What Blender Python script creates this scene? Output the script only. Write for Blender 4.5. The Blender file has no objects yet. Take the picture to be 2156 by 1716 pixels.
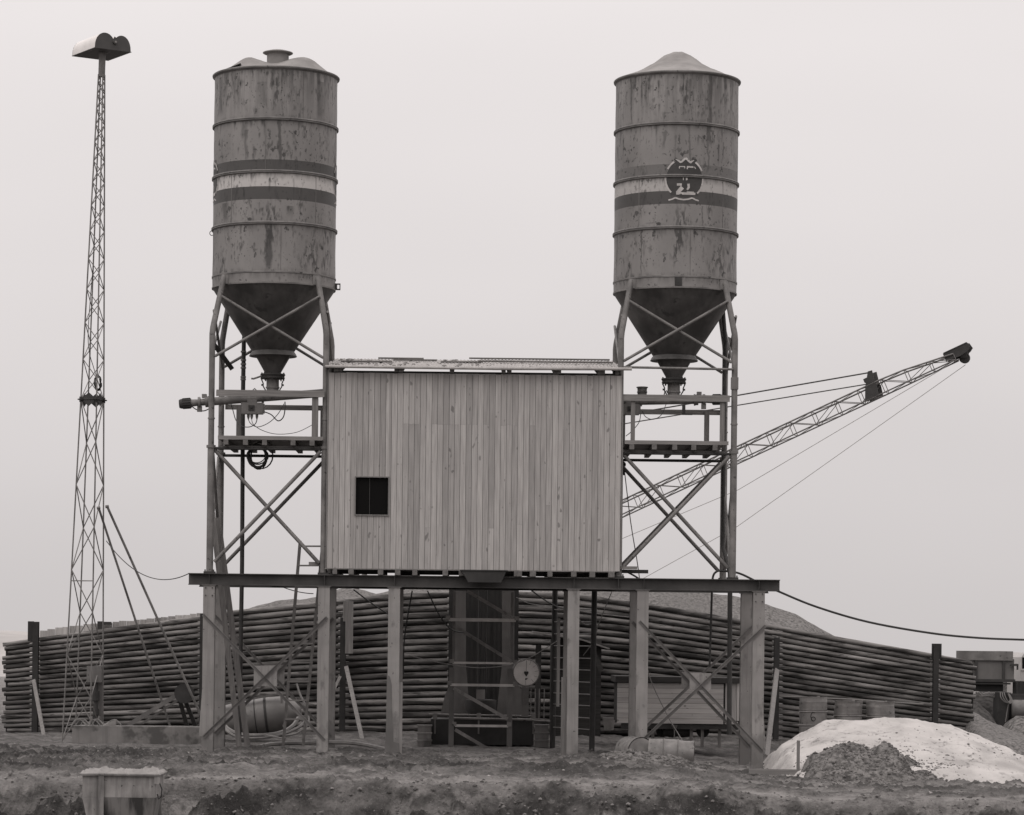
import bpy, math, random
from mathutils import Vector, Matrix, noise
sc = bpy.context.scene
R = math.radians

# ------------------------------------------------------------------ camera
FPX, XP, YP, ROLL, D0, CZ = 6200.0, 1000.0, 1350.0, 0.0115, 62.0, 2.385
IW, IH = 2156.0, 1716.0
cam = bpy.data.cameras.new('camera'); camo = bpy.data.objects.new('camera', cam)
sc.collection.objects.link(camo)
cam.sensor_width = 36; cam.sensor_fit = 'HORIZONTAL'; cam.lens = 36*FPX/IW
cam.shift_x = -(XP-IW/2)/IW; cam.shift_y = (YP-IH/2)/IW
cam.clip_start = 0.5; cam.clip_end = 9000
camo.location = (0, -D0, CZ); camo.rotation_euler = (R(90), -ROLL, 0)
sc.camera = camo
sc.view_settings.view_transform = 'Standard'; sc.view_settings.look = 'None'
sc.view_settings.exposure = 0.0; sc.view_settings.gamma = 1.0

# ------------------------------------------------------------------ sky and sun (overcast)
SUN_EL, SUN_AZ = R(52), R(215)
w = bpy.data.worlds.new('World'); sc.world = w; w.use_nodes = True
nt = w.node_tree; nt.nodes.clear()
def N(t, **k):
    n = nt.nodes.new(t)
    for a, b in k.items(): setattr(n, a, b)
    return n
out = N('ShaderNodeOutputWorld'); bg = N('ShaderNodeBackground'); bg.inputs['Strength'].default_value = 0.1
sky = N('ShaderNodeTexSky', sky_type='NISHITA'); sky.sun_disc = False
sky.sun_elevation = SUN_EL; sky.sun_rotation = SUN_AZ; sky.air_density = 1.0; sky.dust_density = 5.0
bw = N('ShaderNodeRGBToBW'); nt.links.new(sky.outputs[0], bw.inputs[0])
tc = N('ShaderNodeTexCoord'); sep = N('ShaderNodeSeparateXYZ'); nt.links.new(tc.outputs['Generated'], sep.inputs[0])
cr = N('ShaderNodeValToRGB'); nt.links.new(sep.outputs['Z'], cr.inputs[0])
e = cr.color_ramp.elements
def sk(g): return (g*1.045, g*0.99, g*0.985, 1)
e[0].position = 0.0; e[0].color = sk(0.605)
e[1].position = 1.0; e[1].color = sk(1.8)
x = e.new(0.05); x.color = sk(0.67)
x = e.new(0.12); x.color = sk(0.74)
x = e.new(0.21); x.color = sk(0.80)
x = e.new(0.45); x.color = sk(1.15)
cn = N('ShaderNodeTexNoise'); cn.inputs['Scale'].default_value = 2.2; cn.inputs['Detail'].default_value = 3
cmap = N('ShaderNodeMapping'); cmap.inputs['Scale'].default_value = (1, 1, 3)
nt.links.new(tc.outputs['Generated'], cmap.inputs[0]); nt.links.new(cmap.outputs[0], cn.inputs[0])
mr = N('ShaderNodeMapRange'); nt.links.new(cn.outputs[0], mr.inputs[0])
mr.inputs['From Min'].default_value = .3; mr.inputs['From Max'].default_value = .7
mr.inputs['To Min'].default_value = 9.4; mr.inputs['To Max'].default_value = 10.5
vm = N('ShaderNodeVectorMath', operation='SCALE'); nt.links.new(cr.outputs[0], vm.inputs[0]); nt.links.new(mr.outputs[0], vm.inputs['Scale'])
mx = N('ShaderNodeMix', data_type='RGBA'); mx.inputs[0].default_value = 0.97
nt.links.new(bw.outputs[0], mx.inputs[6]); nt.links.new(vm.outputs[0], mx.inputs[7])
nt.links.new(mx.outputs[2], bg.inputs[0]); nt.links.new(bg.outputs[0], out.inputs[0])
sl = bpy.data.lights.new('sun', 'SUN'); sl.energy = 0.8; sl.angle = R(35); sl.color = (1, .97, .94)
so = bpy.data.objects.new('sun', sl); sc.collection.objects.link(so)
sd = Vector((math.sin(SUN_AZ)*math.cos(SUN_EL), math.cos(SUN_AZ)*math.cos(SUN_EL), math.sin(SUN_EL)))
so.rotation_euler = (-sd).to_track_quat('-Z', 'Y').to_euler()

# ------------------------------------------------------------------ helpers
def P(u, v, Y):
    """point seen at (u,v) of the 2156 px wide photograph, at world depth Y"""
    dx, dy = u-XP, v-YP; c, s = math.cos(ROLL), math.sin(ROLL)
    a, b = dx*c+dy*s, -dx*s+dy*c; k = (D0+Y)/FPX
    return Vector((a*k, Y, CZ-b*k))
def V(*a): return Vector(a)
Z = V(0, 0, 1)
ORG = {}
rnd = random.Random(7)
class MB:
    def __init__(s): s.v, s.f, s.sm, s.ch = [], [], [], []
    def add(s, vs, fs, smooth=False):
        n = len(s.v); f0 = len(s.f); s.v += [Vector(a) for a in vs]
        for f in fs: s.f.append([i+n for i in f]); s.sm.append(smooth)
        s.ch.append((n, len(s.v), f0, len(s.f))); return s
    def obox(s, c, a, b, d):
        vs = [c+a*i+b*j+d*k for k in (-1, 1) for j in (-1, 1) for i in (-1, 1)]
        return s.add(vs, [(0, 2, 3, 1), (4, 5, 7, 6), (0, 1, 5, 4), (2, 6, 7, 3), (0, 4, 6, 2), (1, 3, 7, 5)])
    def box(s, p, q):
        p, q = Vector(p), Vector(q); h = (q-p)/2
        return s.obox((p+q)/2, V(h.x, 0, 0), V(0, h.y, 0), V(0, 0, h.z))
    def bar(s, p, q, w, h, up=Z, twist=0):
        d = (q-p); dn = d.normalized()
        a = dn.cross(up)
        if a.length < 1e-3: a = V(1, 0, 0)
        a.normalize(); b = a.cross(dn)
        if twist:
            c, t = math.cos(twist), math.sin(twist); a, b = a*c+b*t, b*c-a*t
        return s.obox((p+q)/2, a*w/2, d/2, b*h/2)
    def tube(s, p, q, r, r2=None, n=10, cap=True):
        r2 = r if r2 is None else r2
        d = (q-p).normalized(); a = d.orthogonal().normalized(); b = d.cross(a)
        vs = []
        for c, rr in ((p, r), (q, r2)):
            for i in range(n):
                t = 2*math.pi*i/n; vs.append(c+(a*math.cos(t)+b*math.sin(t))*rr)
        s.add(vs, [(i, (i+1) % n, n+(i+1) % n, n+i) for i in range(n)], True)
        if cap:
            s.add(vs[:n], [tuple(range(n))[::-1]]); s.add(vs[n:], [tuple(range(n))]); s.merge(3)
        return s
    def merge(s, k): a, b = s.ch[-k], s.ch[-1]; s.ch[-k:] = [(a[0], b[1], a[2], b[3])]
    def path(s, pts, r, n=6, cap=True):
        m = len(pts); rs = r if isinstance(r, (list, tuple)) else [r]*m
        vs = []; a = None
        for k in range(m):
            d = (pts[min(k+1, m-1)]-pts[max(k-1, 0)]).normalized()
            a = d.orthogonal() if a is None else a-d*a.dot(d)
            if a.length < 1e-6: a = d.orthogonal()
            a.normalize(); b = d.cross(a)
            for i in range(n):
                t = 2*math.pi*i/n; vs.append(pts[k]+(a*math.cos(t)+b*math.sin(t))*rs[k])
        fs = [(k*n+i, k*n+(i+1) % n, (k+1)*n+(i+1) % n, (k+1)*n+i) for k in range(m-1) for i in range(n)]
        s.add(vs, fs, True)
        if cap: s.add(vs[:n], [tuple(range(n))[::-1]]); s.add(vs[-n:], [tuple(range(n))]); s.merge(3)
        return s
    def lathe(s, c, prof, n=48, ax=Z, closed=False):
        ax = ax.normalized(); a = V(1, 0, 0) if abs(ax.z) > .9 else ax.orthogonal().normalized()
        a = (a-ax*a.dot(ax)).normalized(); b = ax.cross(a); vs = []
        for (r, z) in prof:
            for i in range(n):
                t = 2*math.pi*i/n; vs.append(c+ax*z+(a*math.cos(t)+b*math.sin(t))*max(r, 1e-4))
        m = len(prof)
        fs = [(k*n+i, k*n+(i+1) % n, (k+1)*n+(i+1) % n, (k+1)*n+i) for k in range(m-1) for i in range(n)]
        if closed: fs += [((m-1)*n+i, (m-1)*n+(i+1) % n, (i+1) % n, i) for i in range(n)]
        return s.add(vs, fs, True)
    def prism(s, poly, o, ex, ey, ez):
        n = len(poly); A = [o+ex*a+ey*b for a, b in poly]; B = [p+ez for p in A]
        return s.add(A+B, [tuple(range(n))[::-1], tuple(range(n, 2*n))]+[(i, (i+1) % n, n+(i+1) % n, n+i) for i in range(n)])
    def ibeam(s, p, q, h, wd, tf, tw, side):
        """I section from p to q: h along the direction 'side x axis', flanges wd wide along side"""
        d = (q-p); dn = d.normalized(); sd = side.normalized(); up = sd.cross(dn).normalized(); c = (p+q)/2
        s.obox(c+up*(h/2-tf/2), sd*wd/2, d/2, up*tf/2); s.obox(c-up*(h/2-tf/2), sd*wd/2, d/2, up*tf/2)
        return s.obox(c, sd*tw/2, d/2, up*(h/2-tf))
    def ang(s, p, q, a, b, w, t):
        """angle bar: leg along a and leg along b"""
        a, b = a.normalized(), b.normalized(); c = (p+q)/2; d = (q-p)/2
        s.obox(c+a*w/2, a*w/2, d, b*t/2); return s.obox(c+b*(w/2+t/2), b*(w/2-t/2+t/2), d, a*t/2)
    def each(s, name, mat, parent, label=None):
        for v0, v1, f0, f1 in s.ch:
            m = MB(); m.v = s.v[v0:v1]; m.f = [[i-v0 for i in f] for f in s.f[f0:f1]]; m.sm = s.sm[f0:f1]; o = m.build(name, mat, parent)
        return o
    def build(s, name, mat, parent=None, sharp=38):
        o0 = ORG.get(parent.name, V(0, 0, 0)) if parent else V(0, 0, 0)
        if parent is None and s.v:
            zs = min(v.z for v in s.v); cx = sum((v.x for v in s.v))/len(s.v); cy = sum((v.y for v in s.v))/len(s.v)
            o0 = V(cx, cy, zs)
        me = bpy.data.meshes.new(name)
        me.from_pydata([tuple(v-o0) for v in s.v], [], s.f)
        me.polygons.foreach_set('use_smooth', s.sm)
        if any(s.sm): me.set_sharp_from_angle(angle=R(sharp))
        me.materials.append(mat); me.update()
        o = bpy.data.objects.new(name, me); sc.collection.objects.link(o)
        if parent: o.parent = parent
        else: o.location = o0
        ORG[o.name] = o0
        return o
def thing(name, label, cat, loc, group=None):
    o = bpy.data.objects.new(name, None); sc.collection.objects.link(o); o.location = loc
    o.empty_display_size = .2
    o['label'] = label; o['category'] = cat
    if group: o['group'] = group
    ORG[o.name] = Vector(loc); return o
def tag(o, label, cat, group=None, kind=None):
    o['label'] = label; o['category'] = cat
    if group: o['group'] = group
    if kind: o['kind'] = kind
    return o
def sag(p, q, s, n=14):
    return [p.lerp(q, i/n)-Z*s*4*(i/n)*(1-i/n) for i in range(n+1)]
def spline(pts, n=6):
    o = []
    for i in range(len(pts)-1):
        p0, p1, p2, p3 = pts[max(i-1, 0)], pts[i], pts[i+1], pts[min(i+2, len(pts)-1)]
        for k in range(n):
            t = k/n
            o.append(.5*((2*p1)+(p2-p0)*t+(2*p0-5*p1+4*p2-p3)*t*t+(3*p1-p0-3*p2+p3)*t**3))
    o.append(pts[-1].copy()); return o
def interp(tab, x):
    if x <= tab[0][0]: return tab[0][1]
    for (a, b), (c, d) in zip(tab, tab[1:]):
        if x <= c: return b+(d-b)*(x-a)/(c-a)
    return tab[-1][1]
def ss(a, b, x):
    t = min(1, max(0, (x-a)/(b-a))); return t*t*(3-2*t)

# ------------------------------------------------------------------ materials
TINT = (1.05, 1.0, 0.965)
def C(g): return (g*TINT[0], g*TINT[1], g*TINT[2], 1)
class MG:
    def __init__(s, name, rough=.8, metal=0.0, spec=.3):
        s.m = bpy.data.materials.new(name); s.m.use_nodes = True; s.t = s.m.node_tree
        s.b = s.t.nodes['Principled BSDF']; s.b.inputs['Roughness'].default_value = rough
        s.b.inputs['Metallic'].default_value = metal; s.b.inputs['Specular IOR Level'].default_value = spec
        s.tc = s.n('ShaderNodeTexCoord'); s.vec = s.tc.outputs['Object']; s.col = None; s.isl = None
    def n(s, t, **k):
        x = s.t.nodes.new(t)
        for a, b in k.items(): setattr(x, a, b)
        return x
    def L(s, a, b): s.t.links.new(a, b)
    def val(s, x, sock):
        if isinstance(x, (int, float)): sock.default_value = x
        else: s.L(x, sock)
    def math(s, op, a, b=0.0, c=None, clamp=False):
        n = s.n('ShaderNodeMath', operation=op, use_clamp=clamp); s.val(a, n.inputs[0]); s.val(b, n.inputs[1])
        if c is not None: s.val(c, n.inputs[2])
        return n.outputs[0]
    def island(s):
        if s.isl is None: s.isl = s.n('ShaderNodeNewGeometry').outputs['Random Per Island']
        return s.isl
    def shift(s):
        """move the texture for every loose piece, so no two planks are alike"""
        c = s.n('ShaderNodeCombineXYZ'); k = s.math('MULTIPLY', s.island(), 57.0)
        s.L(k, c.inputs[0]); s.L(k, c.inputs[1]); s.L(k, c.inputs[2])
        a = s.n('ShaderNodeVectorMath', operation='ADD'); s.L(s.vec, a.inputs[0]); s.L(c.outputs[0], a.inputs[1]); s.vec = a.outputs[0]
    def noise(s, scale, stretch=(1, 1, 1), detail=4, lo=.35, hi=.65, rough=.55, dist=0.0):
        mp = s.n('ShaderNodeMapping'); mp.inputs['Scale'].default_value = stretch; s.L(s.vec, mp.inputs[0])
        t = s.n('ShaderNodeTexNoise'); t.inputs['Scale'].default_value = scale; t.inputs['Detail'].default_value = detail
        t.inputs['Roughness'].default_value = rough; t.inputs['Distortion'].default_value = dist
        s.L(mp.outputs[0], t.inputs[0])
        r = s.n('ShaderNodeMapRange'); s.L(t.outputs[0], r.inputs[0]); r.inputs[1].default_value = lo; r.inputs[2].default_value = hi
        return r.outputs[0]
    def base(s, g): s.col = s.n('ShaderNodeRGB').outputs[0]; s.col.default_value = C(g) if not isinstance(g, tuple) else g; return s
    def mix(s, fac, g, amount=1.0):
        m = s.n('ShaderNodeMix', data_type='RGBA')
        if amount != 1.0: fac = s.math('MULTIPLY', fac, amount)
        s.val(fac, m.inputs[0]); s.L(s.col, m.inputs[6])
        if isinstance(g, (int, float)): m.inputs[7].default_value = C(g)
        else: s.L(g, m.inputs[7])
        s.col = m.outputs[2]; return s
    def mul(s, f):
        v = s.n('ShaderNodeVectorMath', operation='SCALE'); s.L(s.col, v.inputs[0]); s.val(f, v.inputs['Scale']); s.col = v.outputs[0]; return s
    def tone(s, a, b):
        """brightness per loose piece"""
        return s.mul(s.math('MULTIPLY_ADD', s.island(), b-a, a))
    def bump(s, h, strength=.4, dist=.02):
        b = s.n('ShaderNodeBump'); b.inputs['Strength'].default_value = min(1, strength); b.inputs['Distance'].default_value = dist
        s.L(h, b.inputs['Height']); s.L(b.outputs[0], s.b.inputs['Normal']); return s
    def done(s): s.L(s.col, s.b.inputs['Base Color']); return s.m
def simple(name, g, g2=None, sc1=3.0, rough=.75, streak=0.0, metal=0.0, bump=0.0, spots=None, tone=None, stretch=(1, 1, 1)):
    m = MG(name, rough, metal); m.base(g)
    if tone: m.shift()
    if g2 is not None: m.mix(m.noise(sc1, stretch, 6), g2)
    if streak: m.mix(m.noise(9, (1, 1, .07), 5, .45, .75), g*.45, streak)
    if spots: m.mix(m.noise(spots[0], (1, 1, 1), 4, spots[1], spots[1]+.06), spots[2])
    if tone: m.tone(*tone)
    if bump: m.bump(m.noise(sc1*9, stretch, 6, 0, 1), bump, .01)
    return m.done()
def wood(name, g, g2, axis, tone=(.78, 1.16), knots=True, rough=.85, wear=0.0):
    """axis: grain direction index"""
    m = MG(name, rough, 0, .15); m.base(g); m.shift()
    st = [1, 1, 1]; st[axis] = .06
    m.mix(m.noise(26, st, 5, .35, .7), g2)
    st2 = [1, 1, 1]; st2[axis] = .3
    m.mix(m.noise(3.0, st2, 3, .4, .75), g2, .55)
    if knots:
        st3 = [1, 1, 1]; st3[axis] = .55
        m.mix(m.noise(9.0, st3, 1, .70, .76), g*.38, .8)
    if wear: m.mix(m.noise(2.3, st2, 5, .5, .7), g*.4, wear)
    m.tone(*tone); m.bump(m.noise(30, st, 4, 0, 1), .25, .004)
    return m.done()
M = {}
M['steel_grey'] = simple('grey_painted_steel', .17, .11, 2.2, .6, .5, .15, spots=(7, .68, .06))
M['steel_leg'] = simple('weathered_tube_steel', .19, .10, 2.5, .6, .35, .1, spots=(9, .64, .055))
M['steel_post'] = simple('pale_grey_post_paint', .235, .175, 1.6, .7, .3, 0, spots=(13, .72, .08))
m = MG('pale_grey_post_paint', .7, 0, .3); m.base(.235); m.mix(m.noise(1.6, detail=6), .18); m.mix(m.noise(14, (1, 1, .05), 5, .5, .7), .12, .5)
m.mix(m.noise(13, detail=4, lo=.68, hi=.72), .07); m.mix(m.noise(3.5, (1, 1, .6), 6, .60, .68), .10, .7)
z_ = m.n('ShaderNodeSeparateXYZ'); m.L(m.vec, z_.inputs[0]); f_ = m.math('MULTIPLY_ADD', m.noise(2.5, (1, 1, .7), 6, .3, .7), 1.1, -.15)
r_ = m.n('ShaderNodeMapRange'); m.L(m.math('SUBTRACT', z_.outputs[2], f_), r_.inputs[0]); r_.inputs[1].default_value = .15; r_.inputs[2].default_value = -.1; m.mix(r_.outputs[0], .12, .75)
m.bump(m.noise(20, detail=5, lo=0, hi=1), .15, .004); M['steel_post'] = m.done()
M['steel_dark'] = simple('dark_rusted_steel', .045, .03, 4, .7, .2)
M['pile'] = simple('black_tarred_steel', .018, .03, 3, .7)
M['beam'] = simple('rusty_beam_paint', .08, .04, 1.4, .6, .25, .1, spots=(5, .66, .05))
M['mast'] = simple('galvanised_mast_steel', .20, .13, 3, .55, 0, .3)
M['cone'] = simple('dark_cone_steel', .085, .042, 2.2, .5, .6, .2, spots=(4, .62, .04))  # cone steel darker than the barrel, with streaks and spots
M['dark_hole'] = simple('dark_interior', .012)
mg_ = MG('dark_window_glass', .5, 0, .05); M['glass'] = mg_.base(.006).done()
M['rope'] = simple('steel_rope', .06, .04, 8, .6)
M['thin_rope'] = simple('pale_steel_rope', .28, .22, 8, .6)
M['rubber'] = simple('black_rubber', .02, .03, 6, .6)
M['hose'] = simple('grey_hose', .17, .11, 5, .6)
M['concrete'] = simple('stained_concrete', .20, .14, 1.8, .9, .6, 0, .3, spots=(1.5, .56, .08))
M['alu'] = simple('bright_aluminium_sheet', .62, .55, 3, .4, 0, .2)
M['alu_dull'] = simple('pale_bar_steel', .5, .36, 4, .6, 0, 0)  # brightness put into the colour so the bars show in the shed's shade
M['lamp_dark'] = simple('dark_lamp_paint', .06, .05, 4, .6)
M['plank_v'] = wood('fresh_vertical_boards', .37, .26, 2, (.80, 1.12))
M['plank_h'] = wood('grey_horizontal_boards', .40, .30, 0, (.85, 1.15))
M['timber_x'] = wood('rough_timber', .22, .13, 0, (.85, 1.1), False)
M['timber_y'] = wood('rough_joist_timber', .15, .09, 1, (.8, 1.2), False)
M['timber_z'] = wood('rough_post_timber', .20, .12, 2, (.85, 1.1), False)
M['timber_dark'] = wood('dark_timber', .05, .03, 0, (.85, 1.1), False)  # darkest of the timber tones, used for inner and roof boards
M['fence'] = wood('pale_fence_boards', .40, .27, 2, (.6, 1.2), False)
M['tank'] = simple('dull_tank_paint', .17, .115, 2.0, .55, 0, .1, spots=(3, .62, .10))
M['drum'] = simple('dusty_drum_paint', .21, .13, 5, .6, .35, .1, spots=(7, .62, .06))
M['drum_lid'] = simple('pale_drum_lid', .24, .15, 4, .7)
M['white_dial'] = simple('white_dial_enamel', .62, .5, 5, .5)
M['mark'] = simple('black_mark_paint', .03)
M['sheet'] = simple('dusty_corrugated_sheet', .36, .26, 5, .8, 0, 0, .2)
M['dust'] = simple('pale_cement_dust', .24, .17, 2.2, .95, 0, 0, .5)
M['machine'] = simple('dull_machine_paint', .035, .022, 2.5, .6, .3)
M['plate'] = simple('hoist_plate_paint', .14, .09, 1.5, .6, .4)
M['truck'] = simple('grey_truck_paint', .13, .10, 2.0, .6, .2)
M['truck_pale'] = simple('pale_cab_paint', .40, .34, 2.0, .5)
m = MG('skip_paint', .7); m.base(.26); m.mix(m.noise(2.2, detail=7), .14); m.mix(m.noise(8, (1, 1, .15), 6, .46, .64), .06, .6); m.mix(m.noise(11, detail=4, lo=.66, hi=.7), .06); M['skip'] = m.done()
m = MG('skip_lower_streaked', .6); m.base(.16); m.mix(m.noise(5, (1, 1, .08), 6, .42, .58), .035); M['skip_low'] = m.done()  # darker paint with dark vertical streaks on the lower hopper
m = MG('log_bark', .9, 0, .1); m.base(.17); m.shift()
m.mix(m.noise(5, (.12, 1, 1), 6, .42, .60), .04); m.mix(m.noise(14, (.2, 1, 1), 5, .6, .68), .03, .8)
m.mix(m.noise(1.1, (.5, 1, 1), 3, .55, .7), .23, .5); m.mix(m.noise(9, (.07, 1, 1), 5, .58, .66), .27, .55); m.mix(m.noise(16, (.12, 1, 1), 5, .58, .64), .02, .7); m.tone(.65, 1.25); m.bump(m.noise(22, (.15, 1, 1), 6, 0, 1), .6, .012); M['log'] = m.done()
m = MG('gravel', .95, 0, .1); m.base(.17); v = m.n('ShaderNodeTexVoronoi'); v.inputs['Scale'].default_value = 14; m.L(m.vec, v.inputs[0])
r = m.n('ShaderNodeMapRange'); m.L(v.outputs['Distance'], r.inputs[0]); r.inputs[1].default_value = .2; r.inputs[2].default_value = .75
m.mix(r.outputs[0], .05); m.mix(m.noise(9, detail=6), .24, .5); m.mix(m.noise(.5, detail=3), .12, .6); m.bump(m.noise(16, detail=5, lo=0, hi=1), .8, .05); M['gravel'] = m.done()
m = MG('white_sand', .95, 0, .1); m.base(.42); m.mix(m.noise(1.4, detail=6, lo=.42, hi=.68), .32); m.mix(m.math('MULTIPLY', m.noise(9, (1, .6, 1), 6, .56, .63), m.noise(1.1, (1, 1, 1), 4, .45, .6)), .10, .8); m.mix(m.noise(.8, (1, .6, 1), 7, .52, .66), .22, .6); m.mix(m.noise(2.1, (1, 1, 1), 6, .62, .70), .2, .6)
m.bump(m.noise(9, detail=8, lo=0, hi=1), .6, .05); M['sand'] = m.done()
m = MG('dark_clods', .95, 0, .1); m.base(.17); m.mix(m.noise(7, detail=8, lo=.42, hi=.6), .065); m.mix(m.noise(15, detail=5, lo=.6, hi=.7), .25, .6); m.bump(m.noise(13, detail=8, lo=0, hi=1), 1.0, .06); M['clods'] = m.done()
# earth: pale trodden dust, darker lumpy patches, wet hollow in front of the trestle
m = MG('earth', .95, 0, .12); m.base(.22)
m.mix(m.noise(.8, (.5, 1.0, 1), 7, .42, .62), .13); m.mix(m.noise(3.2, (1, .7, 1), 8, .48, .6), .07, .65)
m.mix(m.noise(11, detail=7, lo=.55, hi=.68), .055, .7); m.mix(m.noise(1.7, (.7, .6, 1), 6, .54, .66), .33, .6)
m.mul(m.math('MULTIPLY_ADD', m.n('ShaderNodeValue').outputs[0], 0, 1.12))
at = m.n('ShaderNodeAttribute'); at.attribute_name = 'turned'; m.mix(at.outputs['Fac'], .085, .85)
m.mix(m.noise(24, detail=3, lo=.68, hi=.72), .33, .8)
at = m.n('ShaderNodeAttribute'); at.attribute_name = 'turned'; dk = at.outputs['Fac']
m.mix(m.math('MULTIPLY', dk, m.noise(1.3, detail=9, lo=.40, hi=.56, rough=.7)), .035, .9)

at2 = m.n('ShaderNodeAttribute'); at2.attribute_name = 'turned'
m.mix(m.math('MULTIPLY', at2.outputs['Fac'], m.noise(5.5, detail=7, lo=.47, hi=.57, rough=.7)), .045, .75)
m.mix(m.math('MULTIPLY', at2.outputs['Fac'], m.noise(.7, detail=8, lo=.52, hi=.66, rough=.6)), .27, .6)
m.mix(m.noise(9, (.6, 1, 1), 8, lo=.52, hi=.62, rough=.75), .06, .45); m.mix(m.noise(15, detail=6, lo=.60, hi=.68, rough=.7), .32, .5)
at = m.n('ShaderNodeAttribute'); at.attribute_name = 'pale'; m.mix(m.math('MULTIPLY', at.outputs['Fac'], m.noise(3.6, (.4, 1, 1), 7, .38, .60, rough=.7)), .32, .7)
at = m.n('ShaderNodeAttribute'); at.attribute_name = 'wet'
m.mix(at.outputs['Fac'], .05, .8)
m.L(m.math('MULTIPLY_ADD', at.outputs['Fac'], -.6, .95), m.b.inputs['Roughness'])
m.bump(m.noise(10, detail=9, lo=0, hi=1, rough=.72), 1.0, .14); M['earth'] = m.done()
m = MG('dark_earth', .95, 0, .1); m.base(.06); m.mix(m.noise(7, detail=8, lo=.42, hi=.6), .03); M['dark_earth'] = m.done()
m = MG('far_hill', .95, 0, .1); m.base(.36); m.mix(m.noise(.05, detail=5), .28); M['hill'] = m.done()  # pale colour stands in for haze over the distant hill

def silo_mat(name, stains, faint):
    m = MG(name, .55, .1); m.base(.215)
    s = m.n('ShaderNodeSeparateXYZ'); m.L(m.vec, s.inputs[0]); z = s.outputs[2]
    nx = m.math('MULTIPLY', s.outputs[1], -1.0); ang = m.math('ARCTAN2', s.outputs[0], nx); arc = m.math('MULTIPLY', ang, 1.315)
    m.mix(m.noise(1.3, (1, 1, .35), 6), .155)
    up = m.n('ShaderNodeMapRange'); m.L(z, up.inputs[0]); up.inputs[1].default_value = 9.4; up.inputs[2].default_value = 10.66
    def band(a, b):
        return m.math('MULTIPLY', m.math('GREATER_THAN', z, a), m.math('LESS_THAN', z, b))
    Z0 = 3.75
    m.mix(band(12.21-Z0, 12.467-Z0), .055 if not faint else .125, .92)
    m.mix(band(11.63-Z0, 11.90-Z0), .058, .92)
    m.mix(band(11.90-Z0, 12.20-Z0), .36 if faint else .44, .92)
    # pale run-off and rust runs, strongest in the top course
    m.mix(m.math('MULTIPLY', up.outputs[0], m.noise(6, (1, 1, .05), 5, .5, .68)), .36, .5)
    run = m.math('MULTIPLY', m.noise(8, (1, 1, .09), 6, .47, .56), m.noise(1.6, (1, 1, .5), 4, .38, .50))
    m.mix(m.math('MULTIPLY', run, m.math('MULTIPLY_ADD', up.outputs[0], .55, .0)), .06)
    m.mix(m.math('MULTIPLY', m.noise(2.6, (1, 1, .45), 6, .52, .66), m.noise(14, (1, 1, .3), 5, .47, .56)), .045, .9)
    m.mix(m.math('MULTIPLY', m.noise(8, (1, 1, .8), 4, .62, .66), m.noise(.9, (1, 1, 1), 3, .40, .55)), .04, .9)
    m.mix(m.math('MULTIPLY', m.noise(17, (1, 1, .8), 3, .63, .67), m.noise(1.3, (1, 1, 1), 3, .42, .55)), .04, .85)
    # dark noise-broken lines just below and above every hoop
    for zz in (14.40, 13.30, 12.19, 11.10, 10.09):
        g = m.n('ShaderNodeMapRange'); m.L(z, g.inputs[0]); g.inputs[1].default_value = zz-Z0-.16; g.inputs[2].default_value = zz-Z0
        m.mix(m.math('MULTIPLY', m.math('MULTIPLY', g.outputs[0], m.math('LESS_THAN', z, zz-Z0)), m.noise(9, (1, 1, .2), 4, .35, .7)), .05, .75)
        g = m.n('ShaderNodeMapRange'); m.L(z, g.inputs[0]); g.inputs[1].default_value = zz-Z0+.13; g.inputs[2].default_value = zz-Z0+.03
        m.mix(m.math('MULTIPLY', m.math('MULTIPLY', g.outputs[0], m.math('GREATER_THAN', z, zz-Z0)), m.noise(7, (1, 1, .5), 4, .45, .65)), .05, .55)
    at = m.n('ShaderNodeAttribute'); at.attribute_name = 'rust'; m.mix(at.outputs['Fac'], .022, .95)
    wob = m.math('MULTIPLY_ADD', m.noise(3.5, (1, 1, .6), 5, .3, .7), .10, -.05)
    for (a, z0, z1, wd, k) in stains:
        d = m.math('ABSOLUTE', m.math('SUBTRACT', m.math('ADD', arc, wob), a))
        r = m.n('ShaderNodeMapRange'); m.L(d, r.inputs[0]); r.inputs[1].default_value = wd; r.inputs[2].default_value = wd*.45
        r2 = m.n('ShaderNodeMapRange'); m.L(z, r2.inputs[0]); r2.inputs[1].default_value = z0-Z0-.05; r2.inputs[2].default_value = z0-Z0+.1
        f = m.math('MULTIPLY', m.math('MULTIPLY', r.outputs[0], r2.outputs[0]), m.math('LESS_THAN', z, z1-Z0))
        m.mix(f, .045, k)
    m.bump(m.noise(2.5, detail=3, lo=0, hi=1), .15, .03)
    return m.done()

# ================================================================== GROUND
def fr(x, y, z, s, o=5): return noise.fractal(Vector((x*s, y*s, z)), .9, 2.1, o)
def rail_base(x): return -.22*ss(2.8, 6.2, x)
def edge_y(x): return -12.5-.5*ss(-3, -6, x)+.5*fr(x, 0, 3.1, .4, 4)
def clump(x, y):
    "dark lumpy topsoil: on the pit face, on the churned left part and along the bank"
    if y > 1 or y < -19: return 0
    d = edge_y(x)-y
    m_ = 0
    q = noise.fractal(Vector((x*.9, y*1.5, 7.7)), .6, 2.1, 7)
    if d > 0: m_ = ss(-.12, .16, q+.20)*ss(0, .35, d+.3*q)
    else:
        yb = -8.9-.5*fr(x, 0, 5, .3, 2)
        left = ss(-5.0, -7.0, x)*ss(-12.2, -11, y)*(1-ss(-3, -.5, y))
        bank = math.exp(-((y-yb)/.75)**2)*ss(-6.8, -5.2, x)*(1-ss(2, 5, x))
        m_ = max(left*ss(-.12, .15, q), bank*ss(-.4, .05, q), .6*ss(.12, .4, q))
    return m_
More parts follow.
